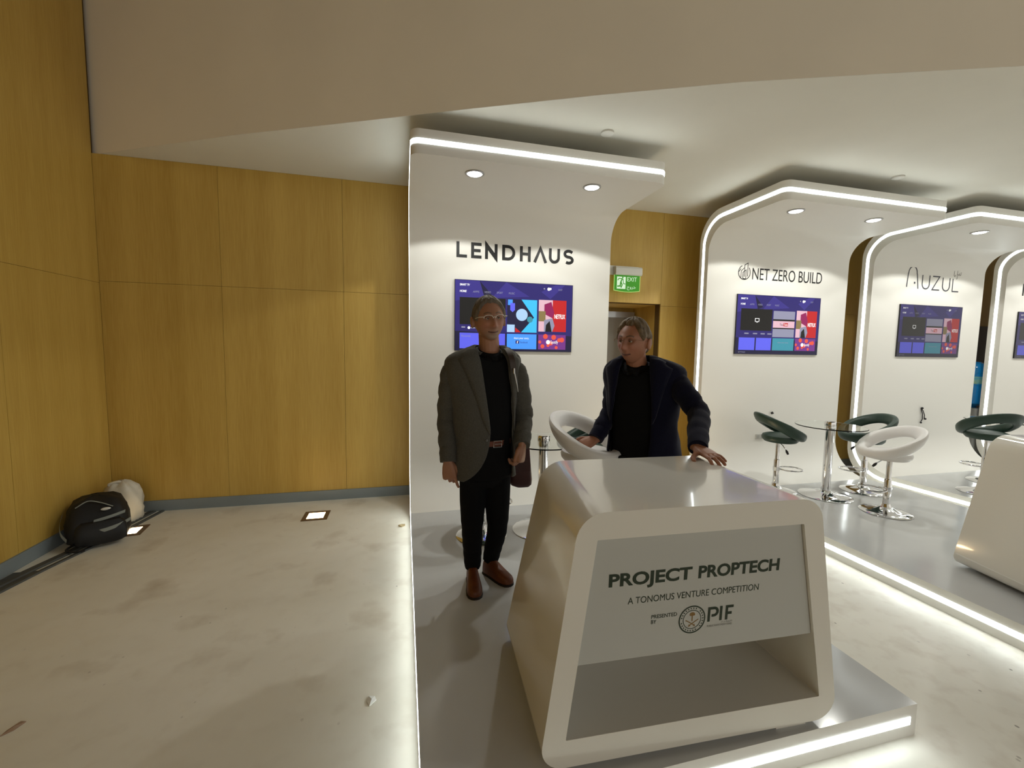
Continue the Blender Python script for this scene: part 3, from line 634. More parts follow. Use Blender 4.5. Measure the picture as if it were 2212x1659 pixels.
floor_light(2.74, 3.75, 0, 'unseen square floor light added in the gap between the two nearest booths', mat('unseen_floor_light_glow', (1, 0.9, 0.75), rough=0.3, emit=80, ecol=(1, 0.72, 0.40)))  # unseen lamp, placed and brightened for the warm glow on the booth panels
for (x, y), l in (((1.551, 3.225), 'round ceiling detector above the LENDHAUS canopy'), ((4.598, 3.233), 'round ceiling detector above the NET ZERO BUILD canopy')):
    m = MB(); m.lathe([(0.0005, CEIL), (0.052, CEIL-0.0005), (0.050, CEIL-0.012), (0.03, CEIL-0.02), (0.0005, CEIL-0.021)], 24, (0, 0))
    m.v = [(a, b, c-CEIL) for a, b, c in m.v]
    o = m.build('ceiling_detector', mat('detector_plastic', srgb(214, 212, 204), rough=0.5)); o.location = (x, y, CEIL); tag(o, l, 'detector', 'round ceiling detectors')
def socket(x, z, label):
    root = empty('power_socket', (x, PY, z), label=label, cat='socket')
    m = MB(); m.box((-0.06, -0.010, -0.03), (0.06, -0.0005, 0.03)); m.build('plate', mat('socket_plastic', srgb(190, 190, 184), rough=0.4), root, smooth=False)
    m = MB()
    for a in (-0.03, 0.03): m.box((a-0.02, -0.0115, -0.02), (a+0.02, -0.0101, 0.02))
    m.build('outlet', mat('socket_face', srgb(165, 165, 160), rough=0.4), root, smooth=False)
socket(4.236, 0.62, 'white wall socket low on the NET ZERO BUILD panel behind the green stool')
m = MB(); m.tube([(0, -0.006, 0.09), (0.03, -0.012, 0.06), (0.06, -0.014, 0.0), (0.075, -0.008, -0.05)], 0.005, 8); m.tube([(0.0, -0.006, 0.09), (0.02, -0.014, 0.02), (0.03, -0.012, -0.06), (0.01, -0.008, -0.10)], 0.005, 8)
root = empty('power_cable', (6.89, PY, 0.83), label='short black cables hanging from the AUZUL panel', cat='cable'); m.build('cord', BLACKP, root)
for c_, r_ in (((0, -0.018, 0.095), 0.016), ((0.078, -0.016, -0.055), 0.014), ((0.008, -0.014, -0.105), 0.012)): MB().ball(c_, r_).build('plug', BLACKP, root)
m = MB(); m.tube([(0, -0.012, 0), (0.012, -0.03, 0.015)], [0.012, 0.016], 8); root = m.build('cable_outlet', BLACKP); root.location = (at(1664, 893, PY)[0], PY, at(1664, 893, PY)[2]); tag(root, 'small dark cable end on the NET ZERO BUILD panel above the green stool', 'cable')
# water cooler in the gap between the far booths
cw = at(2104, 830, 4.64)
root = empty('water_cooler', (cw[0], 4.64, 0), label='blue bottle water cooler in the gap beside the AUZUL booth', cat='water cooler')
m = MB(); m.rbox((-0.15, -0.15, 0), (0.15, 0.15, 0.86), 0.03); m.build('cabinet', mat('cooler_grey', srgb(150, 152, 152), rough=0.4), root)
m = MB(); m.lathe([(0.0005, 0.84), (0.05, 0.84), (0.05, 0.88), (0.125, 0.93), (0.135, 0.97), (0.135, 1.18), (0.128, 1.20), (0.135, 1.22), (0.135, 1.36), (0.128, 1.38), (0.135, 1.40), (0.132, 1.46), (0.10, 1.53), (0.05, 1.56), (0.0005, 1.565)], 32); bt = m.build('bottle', mat('blue_bottle', srgb(30, 140, 215), rough=0.15, spec=0.6), root)
m = MB(); m.lathe([(0.1355, 1.23), (0.1365, 1.23), (0.1365, 1.34), (0.1355, 1.34)], 32); m.build('label_band', mat('bottle_label', srgb(70, 175, 215), rough=0.4, noise=0.5, nscale=14, col2=srgb(170, 200, 150)), bt)
# stray scraps and a brown stain on the floor
def scrap(pts, loc, m, label, name='paper_scrap'):
    mb = MB(); n = len(pts); mb.add([(x, y, 0.0008) for x, y, z in pts]+[(x, y, z) for x, y, z in pts]+[(0, 0, 0.012)], [list(range(n))[::-1]]+[(i, (i+1) % n, n+(i+1) % n, n+i) for i in range(n)]+[(n+i, n+(i+1) % n, 2*n) for i in range(n)])
    o = mb.build(name, m, smooth=False); o.location = loc; tag(o, label, 'litter')
p = atz(803, 1515, 0)
scrap([(0.02, 0.0, .006), (0.012, 0.025, .004), (-0.015, 0.03, .005), (-0.022, 0.002, .004), (-0.008, -0.028, .005)], (p[0], p[1], 0), mat('paper_white', srgb(225, 225, 220), rough=0.8), 'small white paper scrap on the open floor in front of the wood wall')
p = atz(875, 1136, 0)
scrap([(0.03, 0.0, .02), (0.0, 0.03, .01), (-0.03, 0.0, .015), (0.0, -0.025, .01)], (p[0]-0.03, p[1], 0), mat('card_scrap', srgb(176, 158, 120), rough=0.8), 'small tan cardboard scrap on the floor beside the booth edge')
p = atz(30, 1575, 0)
scrap([(0.022, 0.03, .004), (0.0, 0.035, .005), (-0.02, -0.005, .004), (-0.025, -0.035, .003), (0.006, -0.01, .005)], (p[0], p[1], 0), mat('brown_stain', srgb(158, 130, 106), rough=0.8), 'faint brown stain on the floor in the lower left corner', 'brown_stain')  # brown floor stain, built as a thin raised flake

# ------------------------------------------------------------------ people
FWD = CM[2]
def depth(p): return float((np.array(p)-CPOS) @ FWD)
def bake(mb, voxel, smooth=2, fac=0.5):
    """union of overlapping closed pieces as one skin"""
    me = bpy.data.meshes.new('tmp'); me.from_pydata(mb.v, [], mb.f); me.update()
    bm = bmesh.new(); bm.from_mesh(me); bmesh.ops.recalc_face_normals(bm, faces=bm.faces); bm.to_mesh(me); bm.free()
    o = bpy.data.objects.new('tmp', me); COL.objects.link(o)
    md = o.modifiers.new('r', 'REMESH'); md.mode = 'VOXEL'; md.voxel_size = voxel; md.use_smooth_shade = True
    if smooth:
        sm = o.modifiers.new('s', 'SMOOTH'); sm.iterations = smooth; sm.factor = fac
    r = bpy.data.meshes.new_from_object(o.evaluated_get(bpy.context.evaluated_depsgraph_get()))
    bpy.data.objects.remove(o); bpy.data.meshes.remove(me)
    return r
def link_mesh(name, me, m, parent, base):
    me.name = name; me.materials.clear(); me.materials.append(m)
    n = len(me.vertices); co = np.empty(n*3); me.vertices.foreach_get('co', co); co = co.reshape(-1, 3)-np.array(base); me.vertices.foreach_set('co', co.ravel())
    me.polygons.foreach_set('use_smooth', [True]*len(me.polygons)); me.update()
    o = bpy.data.objects.new(name, me); COL.objects.link(o); o.parent = parent
    return o
def solid(mb, t, off=0.0):
    me = bpy.data.meshes.new('tmp'); me.from_pydata(mb.v, [], mb.f); me.update()
    bm = bmesh.new(); bm.from_mesh(me); bmesh.ops.recalc_face_normals(bm, faces=bm.faces); bm.to_mesh(me); bm.free()
    o = bpy.data.objects.new('tmp', me); COL.objects.link(o)
    md = o.modifiers.new('s', 'SOLIDIFY'); md.thickness = t; md.offset = off
    r = bpy.data.meshes.new_from_object(o.evaluated_get(bpy.context.evaluated_depsgraph_get()))
    bpy.data.objects.remove(o); bpy.data.meshes.remove(me)
    return r
def sub(mb, base): mb.v = [tuple(np.array(p)-np.array(base)) for p in mb.v]; return mb
def catmull(P, n=6):
    P = [np.array(p, float) for p in P]; Q = [2*P[0]-P[1]]+P+[2*P[-1]-P[-2]]; out = []
    for i in range(1, len(Q)-2):
        for k in range(n):
            t = k/n; a, b, c, d = Q[i-1], Q[i], Q[i+1], Q[i+2]
            out.append(0.5*((2*b)+(-a+c)*t+(2*a-5*b+4*c-d)*t*t+(-a+3*b-3*c+d)*t**3))
    out.append(P[-1]); return out
G2 = lambda d, s: math.exp(-0.5*(d/s)**2)
NU, NV = 80, 60
def head_points():
    """head in its own frame: face towards -y, crown +z, centre between the ears"""
    P = np.zeros((NV+1, NU, 3))
    for a in range(NV+1):
        th = math.pi*(0.004+0.992*a/NV)
        for k in range(NU):
            ph = 2*math.pi*k/NU
            x = 0.0825*math.sin(th)*math.sin(ph); y = -0.098*math.sin(th)*math.cos(ph); z = 0.118*math.cos(th)
            u = max(0.0, -z/0.118)
            x *= 1-0.22*u**1.6
            if y > 0: y *= 1-0.45*u**1.2
            else: y *= 1-0.10*u
            if z > 0: x *= 1+0.05*z/0.118*(1-z/0.118)*4
            if y < 0:
                f = min(1, -y/0.09); ax = abs(x)
                def bump(cx, cz, sx, sz, amt): return amt*G2(ax-cx, sx)*G2(z-cz, sz)*f
                y -= bump(0, -0.030, 0.0105, 0.0125, 0.021)+bump(0, -0.008, 0.0085, 0.018, 0.013)+bump(0, 0.016, 0.009, 0.014, 0.005)
                y -= bump(0.0125, -0.036, 0.006, 0.007, 0.009)                     # nostril wings
                y += bump(0.031, 0.012, 0.015, 0.010, 0.013)                       # eye sockets
                y -= bump(0.028, 0.033, 0.020, 0.009, 0.006)                       # brow
                y -= bump(0, -0.060, 0.020, 0.006, 0.006)+bump(0, -0.071, 0.017, 0.005, 0.0065)  # lips
                y += bump(0, -0.0655, 0.024, 0.0022, 0.004)+bump(0, -0.082, 0.02, 0.005, 0.003)
                y -= bump(0, -0.100, 0.020, 0.012, 0.011)                          # chin
                y -= bump(0.043, -0.022, 0.016, 0.014, 0.006); y += bump(0.045, -0.060, 0.014, 0.016, 0.004)
                y += bump(0, 0.0, 0.07, 0.2, 0.004)
            P[a, k] = (x, y, z)
    return P
HEADP = head_points()
HEADF = [(a*NU+k, a*NU+(k+1) % NU, (a+1)*NU+(k+1) % NU, (a+1)*NU+k) for a in range(NV) for k in range(NU)]+[list(range(NU))[::-1], list(range(NV*NU, (NV+1)*NU))]
def frame(yaw, pitch, roll, scale, pos):
    M = Matrix.Rotation(math.radians(yaw), 3, 'Z') @ Matrix.Rotation(math.radians(roll), 3, 'Y') @ Matrix.Rotation(math.radians(pitch), 3, 'X')
    return np.array(M)*scale, np.array(pos)
def hand_geo(mb, wrist, fdir, back, side, curl=(20, 25, 18), spread=0.04, thumb_out=0.5, scale=1.0, index_curl=None):
    """palm and five fingers; side=+1 thumb towards fdir x back"""
    f = np.array(fdir, float); f /= np.linalg.norm(f); b = np.array(back, float); b -= f*(b@f); b /= np.linalg.norm(b); t = np.cross(f, b)*side
    w = np.array(wrist, float)
    T = lambda x, y, z: w+scale*(x*t+y*f+z*b)
    R = []
    for y, hw, ht, dz in ((-0.045, 0.027, 0.021, 0.0), (0.0, 0.028, 0.020, 0.0), (0.025, 0.036, 0.018, 0.0), (0.06, 0.041, 0.016, 0.001), (0.088, 0.041, 0.013, 0.001), (0.098, 0.036, 0.008, 0.0)):
        R.append([T(hw*math.copysign(abs(math.cos(a))**0.75, math.cos(a)), y, dz+ht*math.copysign(abs(math.sin(a))**0.75, math.sin(a))) for a in [2*math.pi*k/16 for k in range(16)]])
    mb.loft(R)
    for i, (bx, by, L, r) in enumerate(((0.030, 0.086, 0.074, 0.0092), (0.0105, 0.090, 0.083, 0.0095), (-0.0095, 0.088, 0.077, 0.0090), (-0.028, 0.080, 0.060, 0.0080))):
        cu = index_curl if (i == 0 and index_curl) else curl
        p = np.array([bx, by-0.012, 0.0]); ang = 0.0; sx = (bx/0.03)*spread; pts = [p.copy()]; rr = [r*1.05]
        for sgm, (fr_, c) in enumerate(zip((0.46, 0.30, 0.24), cu)):
            ang += math.radians(c); d = np.array([sx, math.cos(ang), -math.sin(ang)]); d /= np.linalg.norm(d)
            n = 3
            for q in range(1, n+1): pts.append(p+d*(L*fr_+ (0.012 if sgm == 0 else 0))*q/n); rr.append(r*(1.04-0.09*sgm-(0.03 if q == 1 else 0)))
            p = pts[-1]
        pts.append(p+d*0.005); rr.append(r*0.45)
        mb.tube([T(*q) for q in pts], [q*scale for q in rr], 10)
    th = [np.array([0.020, 0.012, -0.004]), np.array([0.034, 0.034, -0.010]), np.array([0.034+0.028*thumb_out*1.3, 0.062, -0.016]), np.array([0.034+0.036*thumb_out*1.3, 0.088, -0.022]), np.array([0.034+0.037*thumb_out*1.3, 0.094, -0.024])]
    mb.tube([T(*q) for q in th], [0.014*scale, 0.0135*scale, 0.0115*scale, 0.0095*scale, 0.005*scale], 10)
def rings_from(levels, F, Rr, n):
    """interpolated torso rings -> list of (centre, rx, ry, offL, offR)"""
    rows = []
    for py, pcx, phw, Y, ry, pl, pr in levels:
        c = at(pcx, py, Y); k = depth(c)/FPX; rows.append([*c, phw*k, ry, (pl-pcx)*k, (pr-pcx)*k])
    rows = np.array(rows); s = np.linspace(0, len(rows)-1, n); i = np.arange(len(rows))
    out = np.stack([np.interp(s, i, rows[:, j]) for j in range(rows.shape[1])], 1)
    for _ in range(2): out[1:-1] = 0.25*out[:-2]+0.5*out[1:-1]+0.25*out[2:]
    return out
def ring_pt(r, th, F, Rr, grow=0.0):
    s, c = math.sin(th), math.cos(th); e = 0.85
    return r[:3]+(r[3]+grow)*math.copysign(abs(s)**e, s)*Rr+(r[4]+grow)*math.copysign(abs(c)**e, c)*F
def edge_angle(off, rx):
    q = max(-0.97, min(0.97, off/rx)); return math.copysign(math.asin(abs(q)**(1/0.85)), q)
def skin_material(name, base):
    m = bpy.data.materials.new(name); m.use_nodes = True; nt = m.node_tree; b = nt.nodes['Principled BSDF']
    a = nt.nodes.new('ShaderNodeAttribute'); a.attribute_name = 'tint'; nt.links.new(a.outputs['Color'], b.inputs['Base Color'])
    b.inputs['Roughness'].default_value = 0.5; b.inputs['Subsurface Weight'].default_value = 0.06; b.inputs['Subsurface Radius'].default_value = (0.01, 0.004, 0.002)
    n = nt.nodes.new('ShaderNodeTexNoise'); n.inputs['Scale'].default_value = 300; tc = nt.nodes.new('ShaderNodeTexCoord'); nt.links.new(tc.outputs['Object'], n.inputs['Vector'])
    bp = nt.nodes.new('ShaderNodeBump'); bp.inputs['Strength'].default_value = 0.05; bp.inputs['Distance'].default_value = 0.002; nt.links.new(n.outputs['Fac'], bp.inputs['Height']); nt.links.new(bp.outputs[0], b.inputs['Normal'])
    return m
SKINM = skin_material('skin', None)
EYEW = mat('eye_white', srgb(160, 148, 136), rough=0.2); EYED = mat('iris_dark', srgb(46, 34, 26), rough=0.15)
def paint_skin(me, Mh, ph, base, brow, beard):
    n = len(me.vertices); co = np.empty(n*3); me.vertices.foreach_get('co', co); co = co.reshape(-1, 3)
    L = (co-ph) @ np.linalg.inv(Mh).T
    c = np.tile(np.array(srgb(*base)), (n, 1)); x, y, z = np.abs(L[:, 0]), L[:, 1], L[:, 2]
    face = (y < -0.04) & (np.abs(z) < 0.13) & (x < 0.09)
    def blend(w, col): 
        nonlocal c
        w = (w*face)[:, None]; c = c*(1-w)+w*np.array(srgb(*col))
    g = lambda v, s: np.exp(-0.5*(v/s)**2)
    blend(0.35*g(x-0.042, 0.018)*g(z+0.028, 0.018), (178, 110, 92)); blend(0.35*g(x, 0.012)*g(z+0.03, 0.015), (176, 108, 90))
    if beard is not None: blend(0.55*np.clip(g(x, 0.028)*g(z+0.085, 0.022)*1.4, 0, 1), beard)
    blend(0.8*(x < 0.028)*np.clip(1.2-np.abs(z+0.0665-7*x**2)/0.0072, 0, 1)*(y < -0.06), (142, 84, 76))
    blend(0.95*(x < 0.029)*np.clip(1.6-np.abs(z+0.0665-7*x**2)/0.0024, 0, 1)*(y < -0.06), (48, 24, 20))
    blend(0.9*(x > 0.012)*(x < 0.050)*np.clip(1.4-np.abs(z-0.034-0.006*np.sin((x-0.012)/0.038*3.1))/0.0045, 0, 1), brow)
    blend(0.45*g(x-0.031, 0.016)*g(z-0.010, 0.009), (120, 82, 66))
    at_ = me.attributes.new('tint', 'FLOAT_COLOR', 'POINT'); at_.data.foreach_set('color', np.concatenate([c, np.ones((n, 1))], 1).ravel())
def hair_geo(Mh, ph, thick, line, wave, grow_top):
    P = HEADP.copy(); V = []
    fi = [p[0] for p in line]; hz = [p[1] for p in line]
    for a in range(NV+1):
        for k in range(NU):
            p = P[a, k]; ph_ = 2*math.pi*k/NU; az = abs(((ph_+math.pi) % (2*math.pi))-math.pi)
            lim = np.interp(az, fi, hz)+0.0015*math.sin(ph_*11)+0.001*math.sin(ph_*29)
            m = max(0.0, min(1.0, (p[2]-lim)/0.016)); m = m*m*(3-2*m)
            nrm = np.array([p[0]/0.0825**2, p[1]/0.098**2, p[2]/0.118**2]); nrm /= np.linalg.norm(nrm)
            up = max(0, p[2])/0.118
            t = -0.010+m*(0.010+thick+grow_top*up*up+wave*(math.sin(ph_*9+p[2]*60)+0.7*math.sin(ph_*17-p[2]*40)+0.5*math.sin(ph_*31))*0.5)
            V.append(Mh @ (p+nrm*t)+ph)
    mb = MB(); mb.add(V, HEADF); return mb
def person(base, cfg, label):
    root = empty('person', base, 0, label, 'person')
    F, Rr = cfg['F'], cfg['R']; Mh, ph = cfg['head']
    # ---- body: one continuous skin (head, neck, torso core, limbs, hands)
    mb = MB()
    mb.add([Mh @ p+ph for p in HEADP.reshape(-1, 3)], HEADF)
    for s in (-1, 1):
        c = np.array([s*0.081, 0.012, -0.006]); mb.loft([[Mh @ (c+np.array([s*(0.004+d), 0.003*d/0.01+ry*math.cos(a)*0.9+0.01*math.sin(a)*0.3, rz_*math.sin(a)]))+ph for a in [2*math.pi*k/18 for k in range(18)]] for d, ry, rz_ in ((-0.012, 0.012, 0.022), (0.0, 0.015, 0.027), (0.008, 0.019, 0.033), (0.013, 0.018, 0.032), (0.0155, 0.010, 0.022))])
    nb = np.array(cfg['neck']); hb = ph+Mh @ np.array([0, 0.022, -0.06])
    mb.tube([hb, hb*0.5+nb*0.5, nb, nb-np.array([0, 0, 0.05])-F*0.02, nb-np.array([0, 0, 0.10])-F*0.03], [(0.062, 0.063), (0.063, 0.063), (0.065, 0.065), (0.062, 0.055), (0.055, 0.05)], 18)
    pel = np.array(cfg['pelvis']); mb.tube([nb-np.array([0, 0, 0.09])-F*0.03, nb*0.6+pel*0.4, pel], [0.055, 0.07, 0.07], 14)
    for arm in cfg['arms']:
        sh, el, wr = map(np.array, (arm['sh'], arm['el'], arm['wr']))
        mb.tube(catmull([nb*0.6+sh*0.4-np.array([0, 0, 0.05]), sh, el, wr], 5), [0.04]*6+[0.038]*5+list(np.linspace(0.036, 0.026, 5)), 12)
        hand_geo(mb, wr, arm['fd'], arm['bk'], arm['side'], arm.get('curl', (20, 25, 18)), arm.get('spread', 0.05), arm.get('thumb', 0.5), arm.get('hs', 1.0), arm.get('icurl'))
    for hp_, kn, an in cfg['legs']:
        mb.tube([pel, np.array(hp_), np.array(kn), np.array(an)], [0.06, 0.05, 0.038, 0.03], 12)
    me = bake(mb, 0.0034, 2, 0.45)
    paint_skin(me, Mh, ph, cfg['skin'], cfg['brow'], cfg.get('beard'))
    link_mesh('body', me, SKINM, root, base)
    for s in (-1, 1):
        e = MB(); e.cur = 0; e.ball(Mh @ np.array([s*0.031, -0.0735, 0.011])+ph, 0.0108, 14, 10); e.cur = 1
        gz = np.array(cfg.get('gaze', (0, -1, 0)), float); gz /= np.linalg.norm(gz)
        e.ball(Mh @ (np.array([s*0.031, -0.0735, 0.012])+gz*0.0082)+ph, 0.0058, 10, 8); sub(e, base).build('eye', [EYEW, EYED], root)
        ld = MB(); c = np.array([s*0.031, -0.0735, 0.012]); R = []
        for q in np.linspace(-1, 1, 9):
            R.append([Mh @ (c+np.array([math.sin(q*1.15)*0.0135, -math.cos(q*1.15)*(0.0126+tk), -0.0022+h+0.0035*math.cos(q*1.4)]))+ph for tk, h in ((0, 0.0), (0.0012, 0.0005), (0.0006, 0.008), (-0.004, 0.009))])
        ld.loft(R); sub(ld, base).build('eyelid', cfg['lid'], root)
    h = hair_geo(Mh, ph, *cfg['hair']); sub(h, base).build('hair', cfg['hairmat'], root, angle=0)
    # ---- shirt
    rg = rings_from(cfg['torso'], F, Rr, 30)
    sh = MB(); rs = rg.copy(); rs[:, 3] *= 0.95; rs[:, 4] *= 0.95
    col = [[ring_pt(r, 2*math.pi*k/40, F, Rr, -0.004) for k in range(40)] for r in rs[6:]]
    ct = np.array(cfg['neck'])+np.array(cfg.get('collar', (0, 0, 0)))
    for gr, zb_, zf_ in ((0.098, 0.0, -0.075), (0.079, 0.018, -0.042), (0.0705, 0.026, -0.030), (0.066, 0.024, -0.032)):
        col.insert(0, [ct+gr*math.sin(2*math.pi*k/40)*Rr+gr*0.97*math.cos(2*math.pi*k/40)*F+np.array([0, 0, zb_+(zf_-zb_)*(1+math.cos(2*math.pi*k/40))/2]) for k in range(40)])
    sh.loft(col); sub(sh, base).build('shirt', cfg['shirt'], root, angle=0)
    # ---- jacket
    jk = MB(); R = []; n = 56
    for r in rg:
        aL, aR = edge_angle(r[5], r[3]), edge_angle(r[6], r[3])
        wob = lambda th: 0.0025*math.sin(5*th+r[2]*40)+0.002*math.sin(9*th-r[2]*25)
        R.append([ring_pt(r, aR+(2*math.pi-(aR-aL))*k/(n-1), F, Rr, 0.008+wob(aR+(2*math.pi-(aR-aL))*k/(n-1))) for k in range(n)])
    jk.loft(R, cap=False, closed=False)
    me = solid(jk, 0.006)
    jo = link_mesh('jacket', me, cfg['jacket'], root, base)
    for arm in cfg['arms']:
        shp, el, wr = map(np.array, (arm['sh'], arm['el'], arm['wr'])); sv = MB()
        inn = shp+(np.array(cfg['neck'])-shp)*0.28; inn[2] = shp[2]+0.012
        P = catmull([inn, shp, shp*0.55+el*0.45, el, el*0.45+wr*0.55, wr], 7); rad = np.interp(np.linspace(0, 5, len(P)), range(6), np.array(arm.get('rad', (0.030, 0.062, 0.069, 0.062, 0.056, 0.049)))*cfg.get('sleeve', 1.0))
        rad = [r*(1+0.016*math.sin(i*1.9)*(1 if len(P)*0.45 < i < len(P)*0.95 else 0.3)) for i, r in enumerate(rad)]
        P = [p+0.004*np.array([math.sin(i*1.3), math.cos(i*1.7), 0]) if 8 < i < len(P)-3 else p for i, p in enumerate(P)]
        sv.tube(P, rad, 22); sub(sv, base).build('sleeve', cfg['jacket'], jo, angle=50)
        if 'button' in cfg: pass
    for sgn, key in ((-1, 5), (1, 6)):
        lp = MB(); Rl = []; n0, n1 = cfg.get('lapel', (2, 17))
        for i in range(n0, n1+1):
            r = rg[i]; t = (i-n0)/(n1-n0); a0 = edge_angle(r[key], r[3]); wd = 0.085*min(1, (t+0.35)*1.6)*(1-t)**0.75+0.004
            if 0.20 < t < 0.30: wd *= 0.72
            Rl.append([ring_pt(r, a0+sgn*(wd*q/3)/max(0.1, r[4]), F, Rr, 0.016-0.003*q/3+0.004*math.sin(math.pi*q/3)) for q in range(4)])
        lp.loft(Rl, cap=False, closed=False); me = solid(lp, 0.004); link_mesh('lapel', me, cfg['jacket'], jo, base)
    cl_ = MB(); Rc = []
    for th in np.linspace(0.95, 2*math.pi-0.95, 30):
        bk = (1-math.cos(th))/2; e_ = min(th-0.95, 2*math.pi-0.95-th)/0.7; bk *= max(0.0, min(1.0, e_))
        pts = [(0.076, -0.014), (0.074, 0.026*bk-0.010), (0.082, 0.028*bk-0.012), (0.096, -0.024)]
        Rc.append([ct+g_*math.sin(th)*Rr+g_*0.98*math.cos(th)*F+np.array([0, 0, z_-0.012+0.012*bk]) for g_, z_ in pts])
    cl_.loft(Rc, closed=False, cap=False); me = solid(cl_, 0.004); link_mesh('collar', me, cfg['jacket'], jo, base)
    # ---- trousers
    tr = MB(); tp = np.array(cfg['waist']); rr = cfg['wr']
    tr.loft([[c_+a_*math.sin(2*math.pi*k/28)*Rr+b_*math.cos(2*math.pi*k/28)*F for k in range(28)] for c_, a_, b_ in ((tp+np.array([0, 0, 0.05]), rr*0.97, 0.108), (tp, rr, 0.112), (pel, rr*1.04, 0.118), (pel-np.array([0, 0, 0.09]), rr*0.98, 0.11), (pel-np.array([0, 0, 0.14]), rr*0.7, 0.08))])
    for hp_, kn, an in cfg['legs']:
        hp_, kn, an = map(np.array, (hp_, kn, an)); P = catmull([hp_+np.array([0, 0, 0.05]), hp_*0.6+kn*0.4, kn, kn*0.45+an*0.55, an], 6)
        rad = np.interp(np.linspace(0, 4, len(P)), range(5), (0.088, 0.083, 0.066, 0.060, 0.053))
        rad = [q*(1+0.03*math.sin(i*2.1)*(i > 9)) for i, q in enumerate(rad)]
        tr.tube(P, rad, 20)
    me = bake(tr, 0.007, 5, 0.5); link_mesh('trousers', me, cfg['trousers'], root, base)
    bl = MB(); bl.loft([[tp+np.array([0, 0, 0.012+z_])+(rr+0.006+g_)*math.sin(2*math.pi*k/40)*Rr+(0.1165+g_)*math.cos(2*math.pi*k/40)*F for k in range(40)] for g_, z_ in ((0.0, -0.017), (0.004, -0.016), (0.004, 0.016), (0.0, 0.017))], cap=False)
    bo = sub(bl, base).build('belt', cfg['belt'], root)
    bf = tp+np.array([0, 0, 0.012])+0.124*F+cfg.get('buckle', 0.0)*Rr
    bu = MB(); bu.tube([bf+a*Rr*0.026+np.array([0, 0, b*0.019]) for a, b in ((-1, -1), (1, -1), (1, 1), (-1, 1))], 0.0035, 8, loop=True); bu.tube([bf-Rr*0.02, bf+Rr*0.026], 0.0025, 8)
    sub(bu, base).build('buckle', CHROME, bo)
    # ---- shoes
    for heel, toe in cfg.get('feet', ()):
        heel, toe = np.array(heel), np.array(toe); d = toe-heel; Ls = np.linalg.norm(d); d /= Ls; sd = np.array([d[1], -d[0], 0]); up = np.array([0, 0, 1.0])
        def ringset(prof, z0):
            R = []
            for t, hw, hh in prof:
                R.append([heel+d*Ls*t+sd*hw*math.copysign(abs(math.cos(a))**0.7, math.cos(a))+up*(z0+(hh if math.sin(a) > 0 else 0.004)*abs(math.sin(a))**(0.8 if math.sin(a) > 0 else 1)*(1 if math.sin(a) > 0 else -0.0)) for a in [2*math.pi*k/20 for k in range(20)]])
            return R
        up_ = MB(); up_.loft(ringset(((-0.02, 0.012, 0.06), (0.0, 0.028, 0.075), (0.06, 0.036, 0.088), (0.18, 0.037, 0.098), (0.32, 0.038, 0.102), (0.45, 0.041, 0.088), (0.60, 0.046, 0.066), (0.75, 0.048, 0.052), (0.88, 0.043, 0.044), (0.96, 0.032, 0.036), (1.0, 0.018, 0.026), (1.012, 0.006, 0.016)), 0.016))
        so = sub(up_, base).build('shoe', cfg['shoe'], root, angle=60)
        sl = MB(); sl.loft(ringset(((-0.03, 0.010, 0.018), (0.0, 0.032, 0.020), (0.08, 0.040, 0.020), (0.3, 0.040, 0.018), (0.6, 0.050, 0.016), (0.8, 0.051, 0.016), (0.93, 0.042, 0.016), (1.0, 0.024, 0.016), (1.02, 0.008, 0.014)), 0.0006)); sub(sl, base).build('sole', mat('shoe_sole', srgb(30, 20, 14), rough=0.6), so)
    return root, jo, rg
def glasses(root, base, Mh, ph, m, top_only, fr=0.0020):
    T = lambda p: Mh @ np.array(p)+ph-np.array(base)
    g = MB()
    for s in (-1, 1):
        lens = [(s*0.033+0.0255*math.cos(a)*(1 if True else 1), -0.1085+0.010*abs(math.cos(a)-s*-1)*0.25, 0.009+0.0175*math.copysign(abs(math.sin(a))**0.7, math.sin(a))) for a in [2*math.pi*k/22 for k in range(22)]]
        if top_only: g.tube([T(p) for p in lens if p[2] > 0.006], fr, 8)
        else: g.tube([T(p) for p in lens], 0.0019, 8, loop=True)
        g.tube([T((s*0.058, -0.103, 0.018)), T((s*0.078, -0.088, 0.019)), T((s*0.087, -0.04, 0.014)), T((s*0.088, 0.012, 0.010)), T((s*0.085, 0.03, -0.008))], fr*1.1, 8)
    g.tube([T((-0.009, -0.111, 0.014)), T((0, -0.114, 0.017)), T((0.009, -0.111, 0.014))], 0.0019, 8)
    go = g.build('glasses', m, root)
    for s in (-1, 1):
        l = MB(); pts = [(s*0.033+0.0245*math.cos(a), -0.1078, 0.009+0.0165*math.copysign(abs(math.sin(a))**0.7, math.sin(a))) for a in [2*math.pi*k/22 for k in range(22)]]
        l.add([T(p) for p in pts]+[T((p[0], p[1]-0.0012, p[2])) for p in pts], [list(range(22)), list(range(22, 44))[::-1]]+[(i, (i+1) % 22, 22+(i+1) % 22, 22+i) for i in range(22)])
        l.build('lens', mat('spectacle_lens', (1, 1, 1), rough=0.02, trans=1.0, ior=1.06), go, smooth=False)
    return go
def facing(deg):
    a = math.radians(deg); return np.array([math.sin(a), -math.cos(a), 0]), np.array([math.cos(a), math.sin(a), 0])

